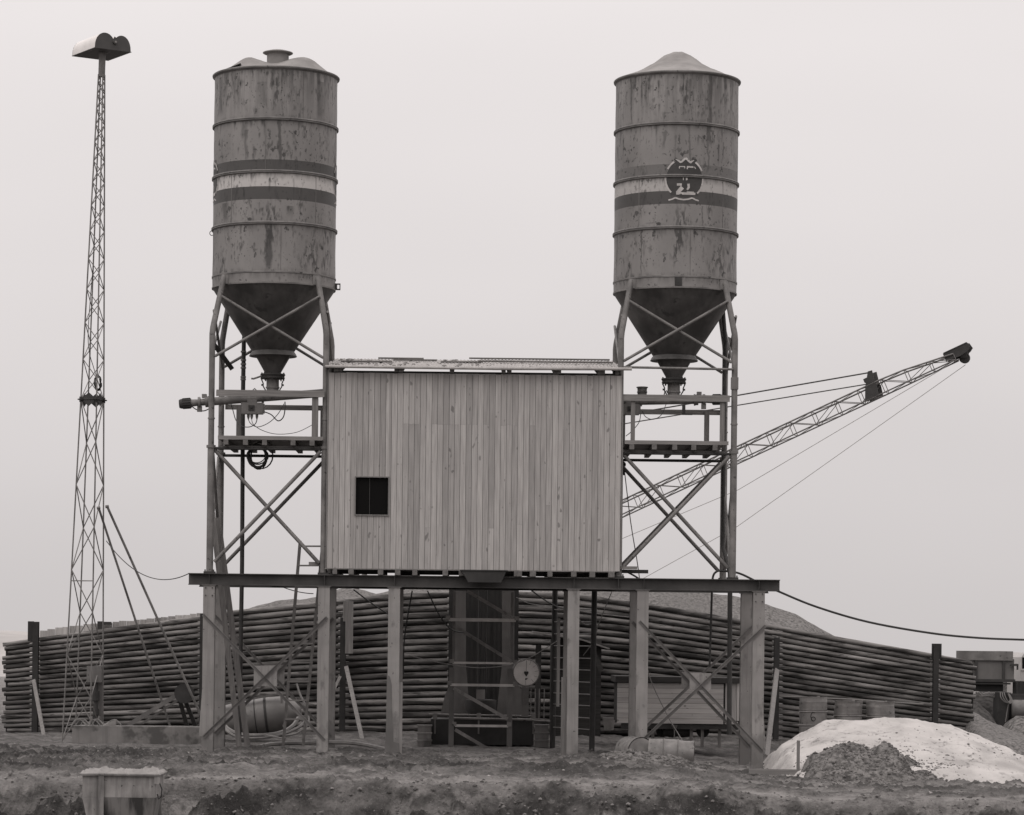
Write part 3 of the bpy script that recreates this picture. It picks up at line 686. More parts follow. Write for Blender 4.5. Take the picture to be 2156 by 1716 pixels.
def silo(cx, label, stains, faint, embl, roof, filler):
    cy = 1.22
    t = thing('cement_silo', label, 'silo', (cx, cy, 3.75), 'cement silos')
    mt = silo_mat('silo_paint_faint' if faint else 'silo_paint', stains, faint)
    c = V(cx, cy, 0)
    mb = MB(); n = 96
    prof = []; n = 420; nz_ = 230
    prof = [(1.315+.004*math.sin(k*.11)*math.sin(k*.031+1), 9.88+(14.41-9.88)*k/nz_) for k in range(nz_+1)]
    mb.lathe(c, prof, n); body = mb.build('barrel', mt, t); rust_marks(body.data, n, nz_, 9.88, 14.41, 1 if faint else 2); n = 96
    for zz in (11.13, 12.21, 13.32):
        mb = MB(); mb.lathe(c, [(1.317, zz+.045), (1.34, zz+.042), (1.352, zz+.028), (1.352, zz+.012), (1.328, zz+.006), (1.352, zz), (1.352, zz-.014), (1.338, zz-.026), (1.317, zz-.028)], n); mb.build('hoop', M['steel_leg'], t)
    mb = MB(); mb.lathe(c, [(1.317, 10.13), (1.332, 10.125), (1.332, 10.095), (1.319, 10.09)], n); mb.lathe(c, [(1.314, 9.90), (1.328, 9.895), (1.328, 9.865), (1.312, 9.86)], n); mb.each('hoop', M['steel_leg'], t)
    # weld seams down each course
    mb = MB()
    for k, (z0, z1) in enumerate(((10.14, 11.10), (11.17, 12.18), (12.26, 13.29), (13.37, 14.38))):
        for a in (k*35+10, k*35+100, k*35-75):
            a = R(a); o = V(cx+1.316*math.sin(a), cy-1.316*math.cos(a), 0); tg = V(math.cos(a), math.sin(a), 0)
            mb.obox(o+Z*(z0+z1)/2, tg*.006, V(math.sin(a), -math.cos(a), 0)*.004, Z*(z1-z0)/2)
    mb.each('seam', M['steel_grey'], t)
    mb = MB(); mb.lathe(c, [(1.31, 14.36), (1.36, 14.40), (1.365, 14.425), (1.35, 14.44), (1.31, 14.435)], n); mb.build('rim', M['steel_leg'], t)
    # cement-dusted roof
    vs = []; m_ = 22
    for i in range(m_+1):
        r_ = 1.335*(1-i/m_)
        for j in range(64):
            a = 2*math.pi*j/64; x, y = r_*math.cos(a), r_*math.sin(a)
            vs.append(V(cx+x, cy+y, roof(x, y)+.022*fr(x+cx, y, 2, 2.6, 4)*min(1, (1.335-r_)*4)))
    mb = MB(); mb.add(vs, [(i*64+j, i*64+(j+1) % 64, (i+1)*64+(j+1) % 64, (i+1)*64+j) for i in range(m_) for j in range(64)], True); mb.build('roof', M['dust'], t)
    if filler:
        mb = MB(); mb.lathe(V(cx+.03, cy, 0), [(.235, 14.6), (.235, 14.93), (.30, 14.94), (.325, 14.955), (.32, 14.97), (.18, 15.01), (0, 15.025)], 32); mb.build('filler_neck', M['dust'], t)
        mb = MB(); mb.bar(V(cx-1.02, cy-.45, 14.50), V(cx-.72, cy-.45, 14.62), .25, .015); mb.build('roof_hatch', M['steel_dark'], t)
    # hopper cone with flared skirt
    mb = MB(); mb.lathe(c, [(1.31, 9.878), (1.27, 9.81), (.46, 8.56)], 72)
    mb.build('cone', M['cone'], t)
    mb = MB(); mb.lathe(c, [(.44, 8.60), (.46, 8.54), (.49, 8.50), (.515, 8.45), (.505, 8.44), (.39, 8.47)], 64); mb.build('skirt', M['cone'], t)
    mb = MB(); mb.lathe(c, [(.385, 8.47), (.175, 8.10), (.175, 8.06)], 48); mb.build('outlet_cone', M['cone'], t)
    mb = MB(); mb.lathe(c, [(.16, 8.075), (.265, 8.07), (.27, 8.045), (.255, 8.03), (.25, 8.0), (.262, 7.99), (.255, 7.965), (.15, 7.96)], 32)
    for a in range(0, 360, 45):
        o = V(cx+.235*math.cos(R(a)), cy+.235*math.sin(R(a)), 0); mb.tube(o+Z*7.93, o+Z*8.10, .016, n=6)
    for s in (-1, 1):
        x = cx+s*.20; mb.path([V(x+s*.05, cy-.05, 7.98), V(x+s*.0, cy-.05, 7.86), V(x, cy-.05, 7.80), V(x-s*.06, cy-.05, 7.70)], .014, 6)
        mb.obox(V(x+s*.02, cy-.05, 7.83), V(.022, 0, 0), V(0, .012, 0), V(0, 0, .02))
    v_ = mb.build('outlet_valve', M['steel_dark'], t)
    if filler:
        mb = MB(); mb.path([V(cx-.22, cy-.1, 8.02), V(cx-.40, cy-.16, 7.95), V(cx-.45, cy-.16, 7.955)], .02, 8); mb.build('lever', M['steel_leg'], v_)
    mb = MB(); mb.lathe(c, [(.135, 7.97), (.135, 7.80), (.15, 7.79), (.15, 7.765), (.13, 7.755), (.135, 7.60)], 28); mb.build('outlet_sleeve', M['steel_leg'], t)
    # legs: bent inwards to the ring at the top
    hb = 1.2
    for sx in (-1, 1):
        for y, sy in ((.02, -1), (2.42, 1)):
            x = cx+sx*hb; tx = cx+sx*.985; ty = cy+sy*.93
            mb = MB(); mb.path([V(x, y, 6.44), V(x, y, 8.80), V(x-sx*.012, y-sy*.012, 8.93), V(tx, ty, 10.06)], [.064, .064, .064, .060], 14)
            mb.tube(V(x, y, 3.79), V(x, y, 6.42), .073, n=16)
            o = mb.build('leg', M['steel_leg'], t)
            mb = MB(); mb.tube(V(x, y, 6.395), V(x, y, 6.425), .098, n=16); mb.tube(V(x, y, 6.427), V(x, y, 6.45), .098, n=16); mb.tube(V(x, y, 7.0), V(x, y, 7.03), .076, n=16); mb.build('collar', M['steel_leg'], o)
            mb = MB(); mb.box((x-.12, y-.10, 3.752), (x+.12, y+.10, 3.79)); 
            for bx in (-.09, .09): mb.tube(V(x+bx, y-.07, 3.79), V(x+bx, y-.07, 3.83), .015, n=6)
            mb.build('foot_plate', M['steel_dark'], o)
            mb = MB(); mb.obox(V(tx*.5+(cx+sx*.93)*.5, ty+.0, 9.98), V(.07, 0, 0), V(0, .05, 0), V(0, 0, .10)); mb.build('bracket', M['steel_leg'], t)
    for y, sy in ((.02, -1), (2.42, 1)):
        yo = y-.10*1
        for s in (-1, 1):
            mb = MB(); mb.tube(V(cx+s*1.05, y-sy*.12-.03*s, 9.62), V(cx-s*1.14, y-.03*s, 8.32), .031, n=10); mb.build('upper_brace', M['steel_leg'], t)
            if not (sy == 1 and s == -1 and filler):
                mb = MB(); mb.tube(V(cx+s*1.11, y-.045*s, 6.34), V(cx-s*1.10, y-.045*s, 3.99), .040, n=10); mb.build('lower_brace', M['steel_leg'] if sy < 0 else M['steel_grey'], t)
    for s in (-1, 1):
        x = cx+s*hb
        mb = MB(); mb.tube(V(x+.03, .1, 6.34), V(x+.03, 2.34, 3.99), .034, n=8); mb.tube(V(x-.04, 2.34, 6.34), V(x-.04, .1, 3.99), .034, n=8)
        mb.tube(V(x+.02, .1, 9.3), V(x+.02, 2.34, 8.3), .028, n=8); mb.tube(V(x-.03, 2.34, 9.3), V(x-.03, .1, 8.3), .028, n=8); mb.each('side_brace', M['steel_grey'], t)
    mb = MB()
    for y in (.02, 2.42): mb.tube(V(cx-1.13, y, 6.385), V(cx+1.13, y, 6.385), .032, n=10)
    for s in (-1, 1): mb.tube(V(cx+s*1.2, .12, 6.385), V(cx+s*1.2, 2.32, 6.385), .032, n=10)
    mb.each('ring_tube', M['steel_dark'], t)
    for a0 in embl: emblem(t, cx, cy, R(a0), 12.165)
    return t
CL, CR = -4.405, 4.205
def roofL(x, y):
    r_ = math.hypot(x, y); e_ = min(1, (1.335-r_)*5)
    return 14.435+.22*(1-r_/1.335)+e_*(.20*math.exp(-((x+.52)**2+(y+.15)**2)/.12)+.13*math.exp(-((x+.8)**2+(y+.1)**2)/.10)+.25*math.exp(-((x-.50)**2+(y+.1)**2)/.19)+.12*math.exp(-((x-.82)**2+(y+.1)**2)/.08))
tabR = [(0, 15.085), (.12, 15.07), (.3, 14.98), (.55, 14.80), (.8, 14.66), (1.05, 14.55), (1.25, 14.47), (1.335, 14.435)]
def roofR(x, y): return interp(tabR, math.hypot(x, y))
sL = silo(CL, 'rust streaked cement silo above the left platform, with round filler neck on its roof', [
    (-.60, 12.9, 13.3, .09, .45), (.16, 12.35, 13.30, .05, .7), (-.02, 10.15, 10.98, .10, .8), (-1.1, 11.2, 11.6, .12, .6), (-.2, 13.6, 14.1, .12, .3), (1.15, 13.4, 14.2, .15, .5), (-1.35, 13.5, 14.3, .12, .5), (.42, 11.3, 11.5, .12, .5), (-.55, 12.5, 13.1, .05, .5)],
    False, (-80, 93), roofL, True)
sR = silo(CR, 'cement silo with round dark emblem above the right platform', [
    (.66, 12.9, 14.40, .055, .7), (.60, 12.3, 13.3, .03, .5), (-1.18, 13.4, 14.35, .03, .6), (.17, 12.3, 13.3, .03, .45), (-.36, 12.8, 13.15, .05, .5), (-.86, 10.15, 11.1, .015, .7), (.50, 11.15, 11.6, .025, .5), (1.0, 12.6, 13.0, .03, .5), (.38, 12.9, 13.05, .05, .5)],
    True, (4,), roofR, False)
# small fittings
mb = MB(); p = P(712, 604, 1.22); mb.box((CL+1.31, 1.18, p.z-.07), (CL+1.36, 1.24, p.z+.07)); mb.box((CL+1.36, 1.18, p.z+.045), (CL+1.43, 1.24, p.z+.07)); mb.box((CL+1.36, 1.18, p.z-.07), (CL+1.43, 1.24, p.z-.045)); mb.box((CL+1.41, 1.181, p.z-.0449), (CL+1.43, 1.239, p.z+.0449)); mb.build('lifting_lug', M['steel_dark'], sL)
mb = MB(); p = P(446, 491, 1.22); mb.path([p+V(.045*math.cos(R(a)), 0, .05*math.sin(R(a))) for a in range(0, 361, 30)], .008, 6); mb.build('ring_eye', M['steel_dark'], sL)
mb = MB(); mb.box((CR-.09, -.115, 9.91), (CR+.06, -.085, 10.09)); mb.build('name_plate', M['steel_dark'], sR)
mb = MB(); mb.tube(V(CR-1.15, -.06, 8.185), V(CR+1.16, -.06, 8.165), .026, n=10); mb.build('cross_tube', M['steel_leg'], sR)
mb = MB(); a, b = P(1521, 712, 2.3), P(1541, 738, 2.3); mb.prism([(a.x, a.z+.08), (b.x, a.z-.0), (b.x, b.z), (a.x+.08, b.z)], V(0, 2.3, 0), V(1, 0, 0), V(0, 0, 1), V(0, .03, 0)); mb.build('gusset', M['steel_leg'], sR)
mb = MB(); mb.bar(P(452, 727, .1), P(488, 776, 1.3), .10, .05, V(0, 1, 0)); mb.build('brace_arm', M['steel_dark'], sL)
mb = MB(); mb.box((CR+1.2-.075, -.06, 7.75), (CR+1.2+.075, .09, 8.0)); mb.build('leg_sleeve', M['steel_grey'], sR)

# ================================================================== PLATFORMS
def platform(label, x0, x1, joists, fposts, rposts):
    t = thing('timber_platform', label, 'platform', ((x0+x1)/2, 1.2, 6.45), 'timber platforms inside the silo towers')
    mb = MB(); mb.box((x0, -.13, 6.565), (x1, -.095, 6.645)); mb.build('edge_board', M['timber_x'], t)
    mb = MB(); n = 15
    for i in range(n):
        y = -.05+2.55*i/n; mb.box((x0+rnd.uniform(0, .05), y, 6.572), (x1-rnd.uniform(0, .08), y+.155, 6.60))
    mb.build('deck', M['timber_x'], t)
    for i, jx in enumerate(joists):
        mb = MB(); mb.box((jx-.05, -.17+rnd.uniform(-.03, .05), 6.455), (jx+.05, 2.62+rnd.uniform(-.1, .12), 6.563)); mb.build('joist', M['timber_y'], t)
    mb = MB(); mb.box((x0+.05, 2.50, 6.56+.042), (x1-.05, 2.53, 6.70)); mb.box((x0, .12, 6.42), (x1, .20, 6.4545)); mb.each('bearer', M['timber_x'], t)
    for y, ps, dz in ((-.06, fposts, 0), (2.46, rposts, 0)):
        for px, wd in ps:
            mb = MB(); mb.box((px-wd/2, y, 6.60), (px+wd/2, y+.05, 7.476)); mb.box((px+wd/2-.03, y+.0505, 6.60), (px+wd/2, y+.10, 7.46)); mb.build('rail_post', M['timber_z'], t)
    mb = MB(); mb.box((x0-.05, -.105, 7.478), (x1+.02, -.0605, 7.585)); mb.box((x0-.05, -.06, 7.585), (x1+.02, .05, 7.615)); mb.build('front_rail', M['timber_x'], t)
    mb = MB(); mb.box((x0-.08, 2.515, 7.40), (x1+.05, 2.56, 7.51)); mb.build('rear_rail', M['timber_x'], t)
    return t
platform('timber platform with rails inside the left silo tower', -5.45, -3.24,
         [-5.28, -4.87, -4.47, -3.87, -3.47], [(-3.42, .13)], [(-5.22, .12), (-3.38, .12)])
platform('timber platform with rails inside the right silo tower', 3.10, 5.28,
         [3.25, 3.72, 4.15, 4.55, 5.0], [(3.27, .09), (5.15, .10)], [(3.18, .11), (5.02, .11)])
mb = MB(); p = P(686, 868, .3); mb.obox(p, V(.05, 0, .02), V(0, .02, 0), V(-.03, 0, .10)); tag(mb.build('tin_sign', M['steel_dark']), 'small dark tilted plate fixed at the left edge of the shed above the platform', 'plate')

# ================================================================== SCREW CONVEYORS
def cyl(mb, p, q, r, r2=None, n=20): mb.tube(p, q, r, r2, n)
def conveyor(label, a, b, motor_end, filler=None):
    """screw tube from a to b; the motor sits beyond a"""
    t = thing('screw_conveyor', label, 'screw conveyor', tuple(a), 'screw conveyors under the silos')
    d = (b-a).normalized()
    mb = MB(); cyl(mb, a, b, .088); cyl(mb, a-d*.0, a+d*.03, .125); cyl(mb, a+d*1.15, a+d*1.17, .12); cyl(mb, a+d*1.175, a+d*1.195, .12); mb.build('screw_tube', M['steel_leg'], t)
    mb = MB(); e_ = a-d*.06; cyl(mb, a-d*.002, e_, .115); cyl(mb, e_, e_-d*.10, .075); cyl(mb, e_-d*.10, e_-d*.15, .12); cyl(mb, e_-d*.15, e_-d*.30, .07, .08)
    mb.obox(e_-d*.12-Z*.14, V(.05, 0, 0), V(0, .05, 0), V(0, 0, .06)); mb.obox(e_-d*.02+Z*.13, V(.05, 0, 0), V(0, .06, 0), V(0, 0, .04)); mb.build('gearbox', M['steel_leg'], t)
    mb = MB(); cyl(mb, e_-d*.301, e_-d*.50, .105); cyl(mb, e_-d*.50, e_-d*.56, .108, .09)
    for k in range(14):
        an = 2*math.pi*k/14; s_ = d.orthogonal().normalized(); u_ = d.cross(s_); r_ = s_*math.cos(an)+u_*math.sin(an)
        mb.obox(e_-d*.40+r_*.108, d*.085, r_*.010, d.cross(r_)*.004)
    mb.build('motor', M['steel_dark'], t)
    mb = MB(); o = a+d*(1.0 if filler is None else .62); mb.path([o+Z*.08-V(.06, 0, 0), o+Z*.17-V(.04, 0, 0), o+Z*.21, o+Z*.17+V(.04, 0, 0), o+Z*.08+V(.06, 0, 0)], .013, 6); mb.build('lifting_eye', M['steel_leg'], t)
    if filler is not None:
        mb = MB(); mb.lathe(V(filler, a.y, a.z), [(.10, .05), (.10, .13), (.115, .14), (.10, .15), (.115, .16), (.10, .17), (.105, .24), (.125, .245), (.125, .265), (.10, .27)], 24); mb.build('inlet_neck', M['steel_leg'], t)
    return t
cvL = conveyor('screw conveyor with finned motor sticking out left of the left silo tower', P(438, 846, 1.22), P(700, 826, 1.22), -1)
mb = MB(); q = P(403, 855, 1.22); mb.path(spline([q, P(415, 863, 1.2), P(430, 865, 1.2), P(445, 858, 1.2)], 4), .012, 6); mb.build('motor_cable', M['rubber'], cvL)
cvR = conveyor('screw conveyor lying behind the rail of the right platform', P(1464, 842, 1.22), P(1300, 845, 1.22), 1, filler=P(1352, 830, 1.22).x)
mb = MB(); a = P(1440, 853, 1.1); b = P(1440, 871, 1.1); mb.box((a.x-.04, 1.05, b.z), (a.x+.03, 1.1, a.z)); mb.box((a.x-.04, 1.0, b.z-.03), (a.x+.18, 1.1, b.z-.005)); mb.build('drop_bracket', M['steel_dark'], cvR)
def cbox(label, u0, u1, v0, v1, Y, plugs):
    t = thing('control_box', label, 'control box', tuple(P((u0+u1)/2, v1, Y)), 'electrical control boxes on the platforms')
    a, b = P(u0, v0, Y), P(u1, v1, Y)
    mb = MB(); mb.box((a.x, Y, b.z), (b.x-.03, Y+.22, a.z)); mb.box((b.x-.0299, Y+.03, b.z+.02), (b.x, Y+.19, a.z-.02)); mb.build('housing', M['steel_grey'], t)
    mb = MB(); c = (a+b)/2; mb.box((c.x-.09, Y-.02, c.z-.05), (c.x+.04, Y-.0005, c.z+.06)); mb.tube(V(c.x-.03, Y-.02, c.z+.02), V(c.x-.03, Y-.05, c.z+.02), .02); mb.build('switch_panel', M['steel_dark'], t)
    for px in plugs:
        mb = MB(); p = P(px, v1, Y+.08); mb.tube(p+Z*.0, p-Z*.06, .032, .03); mb.tube(p-Z*.06, p-Z*.12, .03, .012); mb.build('plug', M['steel_leg'], t)
    mb = MB(); mb.box((c.x-.12, Y+.05, a.z), (c.x+.08, Y+.18, a.z+.07)); mb.build('mount', M['steel_grey'], t)
    return t
cb = cbox('grey control box with hanging plugs under the left screw conveyor', 508, 556, 847, 871.5, .85, (523, 530, 541))
cbox('control box half hidden beside the shed on the right platform', 1311, 1349, 850, 873, .85, ())
def cable(label, pts, r, mat='rubber', n=5, name='cable', grp=None):
    mb = MB(); mb.path(spline(pts, n), r, 6); return tag(mb.build(name, M[mat]), label, 'cable', grp)
cable('black cable looping from the left control box back to the conveyor', [P(556, 867, .95), P(571, 873, .95), P(585, 886, .95), P(596, 879, .95), P(600, 862, 1.0), P(600, 846, 1.1)], .012)
cable('black cable hanging from the right plug of the control box to the rear rail post', [P(541, 884, .95), P(537, 893, 1.1), P(525, 899, 1.2), P(509, 897, 1.5), P(497, 885, 2.0), P(491, 866, 2.4), P(484, 842, 2.4)], .010)
cable('thin cable from the left plug sagging up to the screw tube', [P(523, 883, .95), P(528, 892, .95), P(543, 899, .95), P(566, 890, .95), P(585, 872, 1.0), P(598, 850, 1.1)], .008)
cable('thin long cable sagging from the plugs to the right rail post', [P(530, 884, .95), P(534, 894, .95), P(552, 906, .8), P(583, 914, .5), P(625, 910, .2), P(662, 892, 0)], .007)
mb = MB()
for k in range(13):
    cx_, cz_ = 542+rnd.uniform(-4, 6), 962+rnd.uniform(-3, 5); ra, rb = rnd.uniform(15, 23), rnd.uniform(17, 25)
    if k > 10: ra, rb, cx_, cz_ = 25, 28, 549+k-11, 962
    mb.path([P(cx_+ra*math.cos(R(a)), cz_-3+rb*math.sin(R(a)), .35+.02*k+.03*math.sin(R(a*2))) for a in range(0, 361, 20)], .012, 5)
tag(mb.build('cable_coil', M['rubber']), 'coil of black cable hanging under the left platform', 'cable coil')
cable('cable loop hanging on the right platform behind the rails', [P(1352, 866, .9), P(1360, 878, .9), P(1375, 883, .9), P(1392, 874, .9), P(1402, 852, 1.1)], .008)
cable('thin cable from the right control box down to the platform deck', [P(1349, 872, .9), P(1345, 890, .9), P(1330, 908, 1.0), P(1318, 918, 1.4)], .008)

# ================================================================== SHED
sh = thing('timber_shed', 'new wooden shed clad in vertical boards between the two silo towers', 'shed', (0, 1.3, 3.887))
X0, X1, YF, YR, ZB, ZT = -3.13, 3.03, -.12, 2.85, 3.887, 8.00
WX0, WX1, WZ0, WZ1 = -2.54, -1.86, 5.02, 5.80
mb = MB(); n = 51; wd = (X1-X0)/n
for i in range(n):
    a, b = X0+i*wd, X0+(i+1)*wd-.007; dy = rnd.uniform(0, .004)
    segs = [(ZB, ZT+rnd.uniform(-.01, .004))]
    if i in (13, 14, 15, 18, 19, 20, 21, 22, 23, 24, 25, 27, 30, 31, 32, 35): j = 6.93+rnd.uniform(-.01, .01); segs = [(ZB, j-.002), (j, ZT)]
    elif i in (28, 33, 38, 17): j = 5.0+rnd.uniform(-.3, .3); segs = [(ZB, j-.002), (j, ZT)]
    for z0, z1 in segs:
        if b > WX0 and a < WX1:
            lo, hi = max(a, X0), b
            if a < WX0: mb.box((a, YF-dy, z0), (WX0, YF+.022, z1)) if WX0-a > .01 else None; lo = WX0
            if b > WX1: mb.box((WX1, YF-dy, z0), (b, YF+.022, z1)) if b-WX1 > .01 else None; hi = WX1
            if z0 < WZ0: mb.box((lo, YF-dy, z0), (hi, YF+.022, WZ0))
            if z1 > WZ1: mb.box((lo, YF-dy, WZ1), (hi, YF+.022, z1))
        else: mb.box((a, YF-dy, z0), (b, YF+.022, z1))
mb.build('front_cladding', M['plank_v'], sh)
mb = MB()
for a, b in (((X0+.03, ZB), (X1-.03, WZ0-.03)), ((X0+.03, WZ1+.03), (X1-.03, 7.99)), ((X0+.03, WZ0-.0299), (WX0-.03, WZ1+.0299)), ((WX1+.03, WZ0-.0299), (X1-.03, WZ1+.0299))): mb.box((a[0], YF+.0225, a[1]), (b[0], YF+.030, b[1]))
mb.build('gap_blocker', M['timber_dark'], sh)  # dark panels added to stop sky light coming through the board gaps
def clad(name, x0, y0, x1, y1, z0, z1, skip=None):
    mb = MB(); L_ = math.hypot(x1-x0, y1-y0); n = int(L_/.12)
    for i in range(n):
        f, g = i/n, (i+1)/n-.002
        a, b = V(x0+(x1-x0)*f, y0+(y1-y0)*f, 0), V(x0+(x1-x0)*g, y0+(y1-y0)*g, 0); d = (b-a); nn = V(d.y, -d.x, 0).normalized()*.011
        mb.obox((a+b)/2+Z*(z0+z1)/2, d/2, nn, Z*(z1-z0)/2)
    return mb.build(name, M['plank_v'], sh)
clad('side_cladding', X0+.012, YF+.03, X0+.012, YR, ZB, 8.0); clad('side_cladding', X1-.012, YF+.03, X1-.012, YR, ZB, 8.0); clad('rear_cladding', X0+.03, YR, X1-.03, YR, ZB, 7.95)
mb = MB(); mb.box((X0-.03, YF-.012, ZB-.01), (X0-.005, YF+.06, ZT+.07)); mb.box((X1+.003, YF-.010, ZB+.1), (X1+.03, YF+.06, ZT)); mb.box((X0-.04, YF-.02, ZB-.022), (X1-.1, YF+.04, ZB-.002)); mb.build('corner_trim', M['timber_z'], sh)
mb = MB(); t_ = .022
for a, b in (((WX0-t_, YF-.03, WZ0-t_), (WX0, YF+.03, WZ1+t_)), ((WX1, YF-.03, WZ0-t_), (WX1+t_, YF+.03, WZ1+t_)), ((WX0, YF-.03, WZ1), (WX1, YF+.03, WZ1+t_)), ((WX0, YF-.03, WZ0-t_), (WX1, YF+.03, WZ0))): mb.box(a, b)
wf = mb.build('window', M['timber_z'], sh)
mb = MB(); mb.box((WX0, YF+.045, WZ0), (WX1, YF+.05, WZ1)); mb.build('pane', M['glass'], wf)
mb = MB(); mb.bar(V(-2.09, YF+.20, WZ1+.1), V(-2.11, YF+.20, WZ0-.1), .02, .02); mb.bar(V(-2.25, YF+.035, WZ1), V(-2.25, YF+.035, WZ0), .012, .012); mb.each('glazing_bar', M['steel_dark'], wf)
# plate, rafters, roof sheets
mb = MB(); mb.box((X0+.05, YF+.03, 8.002), (X1-.02, YF+.12, 8.045)); mb.box((X0+.05, YR-.08, 7.96), (X1-.05, YR+.0, 8.10)); mb.each('wall_plate', M['timber_dark'], sh)
slope = .14
def rz(y): return 8.098+slope*(y+.30)
for x in (-2.98, -2.90, -1.72, -1.62, -.55, .54, .66, 1.62, 1.70, 2.55, 2.62, 2.92):
    mb = MB(); a, b = V(x, -.20+rnd.uniform(-.03, .03), 0), V(x, 3.2, 0); a.z = rz(a.y)-.052; b.z = rz(b.y)-.052; mb.bar(a, b, .075+rnd.uniform(-.01, .02), .10); mb.build('rafter', M['timber_y'], sh)
def sheets(x0, x1, y0, y1, dz):
    mb = MB(); n = int((x1-x0)/.019); vs = []
    for i in range(n+1):
        x = x0+(x1-x0)*i/n; h = .011*math.cos(2*math.pi*x/.076)
        for y in (y0, y1): vs.append(V(x, y, rz(y)+dz+h)); 
    for i in range(n+1):
        x = x0+(x1-x0)*i/n; h = .011*math.cos(2*math.pi*x/.076)
        for y in (y0, y1): vs.append(V(x, y, rz(y)+dz+h-.006))
    k = 2*(n+1); fs = []
    for i in range(n):
        fs += [(2*i, 2*i+2, 2*i+3, 2*i+1), (k+2*i, k+2*i+1, k+2*i+3, k+2*i+2), (2*i, k+2*i, k+2*i+2, 2*i+2), (2*i+1, 2*i+3, k+2*i+3, k+2*i+1)]
    return mb.add(vs, fs, False)
sheets(-3.22, .10, -.30, 3.25, .017).build('roof_sheet', M['sheet'], sh); sheets(.02, 3.02, -.29, 3.25, .037).build('roof_sheet', M['sheet'], sh)
mb = MB(); mb.tube(V(-3.20, -.305, 8.105), V(.3, -.305, 8.10), .030, n=8); mb.tube(V(.3, -.309, 8.10), V(3.22, -.309, 8.125), .033, n=8); mb.build('eaves_pole', M['sheet'], sh)
for a, b, y, dz in ((-2.95, -1.85, 1.2, .05), (-1.85, -.9, 2.2, .05), (-.2, 2.9, 2.9, .07), (-.8, .1, 1.6, .045), (-2.2, -1.2, 2.8, .055), (.0, 2.9, 1.4, .075)):
    mb = MB(); mb.box((a, y, rz(y)+dz), (b, y+.14, rz(y)+dz+.022)); mb.build('roof_lath', M['timber_x'], sh)
mb = MB()   # lumps of cement lying in the sheets
for i in range(150):
    x, y = rnd.uniform(-3.1, 2.9), rnd.uniform(-.2, 2.9); s_ = rnd.uniform(.012, .035)
    mb.lathe(V(x, y, rz(y)+.02), [(s_*1.6, 0), (s_*1.2, s_*.8), (.0, s_)], 6)
cc = mb.build('cement_crust', M['dust'], sh); cc['kind'] = 'stuff'
# floor joists
for x in (-2.96, -2.62, -2.0, -1.64, -1.28, -.26, .52, .86, 1.2, -.64, -.30+.0, 1.56, 2.06, 2.45, 2.85, .02+.9):
    mb = MB(); w_ = rnd.uniform(.09, .13); lo = BT+.006 if rnd.random() > .3 else BT+.012; mb.box((x-w_/2, -.18+rnd.uniform(-.02, .03), lo), (x+w_/2, 2.9, ZB-.024)); mb.build('floor_joist', M['timber_y'], sh)
for a, b, y, h_ in ((-3.0, -1.9, .9, .075), (-1.75, -1.3, 1.6, .09), (-1.2, -.1, .8, .055), (-.1, .9, 1.9, .10), (.7, 1.75, 1.1, .05), (1.6, 2.95, 2.2, .085), (2.3, 2.95, .7, .06)):
    mb = MB(); mb.box((a, y, BT+.04), (b, y+.12, BT+.04+h_)); mb.build('sky_gap_beam', M['timber_dark'], sh)  # beams added to close off sky gaps between the joists
mb = MB(); mb.box((X0+.04, YF+.04, ZB-.0235), (X1-.04, YR-.04, ZB+.02)); mb.build('floor', M['timber_dark'], sh)
# chute under the shed
mb = MB(); a, b = P(971, 1200, -.30), P(1067, 1200, -.30); c_, d_ = P(986, 1226, -.30), P(1055, 1226, -.30)
mb.prism([(a.x, a.z-.0), (b.x, a.z), (d_.x, c_.z), (c_.x, c_.z)], V(0, -.46, 0), V(1, 0, 0), V(0, 0, 1), V(0, .29, 0))
mb.box((a.x-.02, -.48, a.z-.02), (b.x+.02, -.165, a.z+.004)); tag(mb.build('mixer_chute', M['machine']), 'grey trapezoid chute hanging below the middle of the shed in front of the beam', 'chute')
def planks(label, items, name='loose_plank', mat='timber_x'):
    mb = MB()
    for (u0, v0, u1, v1, y, h_, d_) in items:
        a, b = P(u0, v0, y), P(u1, v1, y); mb.box((a.x, y, a.z-h_), (b.x, y+d_, a.z))
    return tag(mb.build(name, M[mat]), label, 'plank')
planks('plank end sticking out at the bottom left of the shed', [(650, 1183, 700, 1183, .1, .075, .12)])
planks('short plank end sticking out at the bottom right of the shed', [(1296, 1192, 1342, 1192, -.08, .06, .12)])
planks('longer darker plank sticking out below the other at the bottom right of the shed', [(1300, 1199, 1365, 1199, .15, .075, .12)], mat='timber_dark')

# ================================================================== PIPES, LADDERS, LEANING PLANKS
def pipe(label, pts, r, bands=(), grp='dark pipes'):
    mb = MB(); mb.path(pts, r, 14); o = tag(mb.build('steel_pipe', M['pile'] if False else M['steel_dark']), label, 'pipe', None)
    return o
p = P(509, 1250, 2.0); q = P(513, 715, 2.0)
mb = MB(); mb.path([V(p.x-.02, 2.0, .05), V(p.x, 2.0, 4.0), V(q.x, 2.0, 7.7), V(q.x+.005, 2.0, 8.8), V(q.x+.05, 1.9, 9.6), V(q.x+.3, 1.6, 9.9)], .048, 14)
pp = tag(mb.build('filling_pipe', M['steel_dark']), 'dark filling pipe rising through the left tower behind the control box', 'pipe')
mb = MB()
for z_ in (8.05, 8.25, 8.33, 8.42, 8.6, 8.0): mb.tube(V(q.x, 2.0, z_), V(q.x, 2.0, z_+.035), .062, n=12)
mb.each('hose_clamp', M['steel_leg'], pp)
p = P(1535, 1400, .9)
mb = MB(); mb.path([V(p.x+.02, .9, .45), V(p.x, .9, 3.9), V(5.33, 1.6, 4.5), V(5.33, 1.6, 9.0), V(5.25, 1.6, 9.9)], [.052, .052, .042, .042, .042], 14)
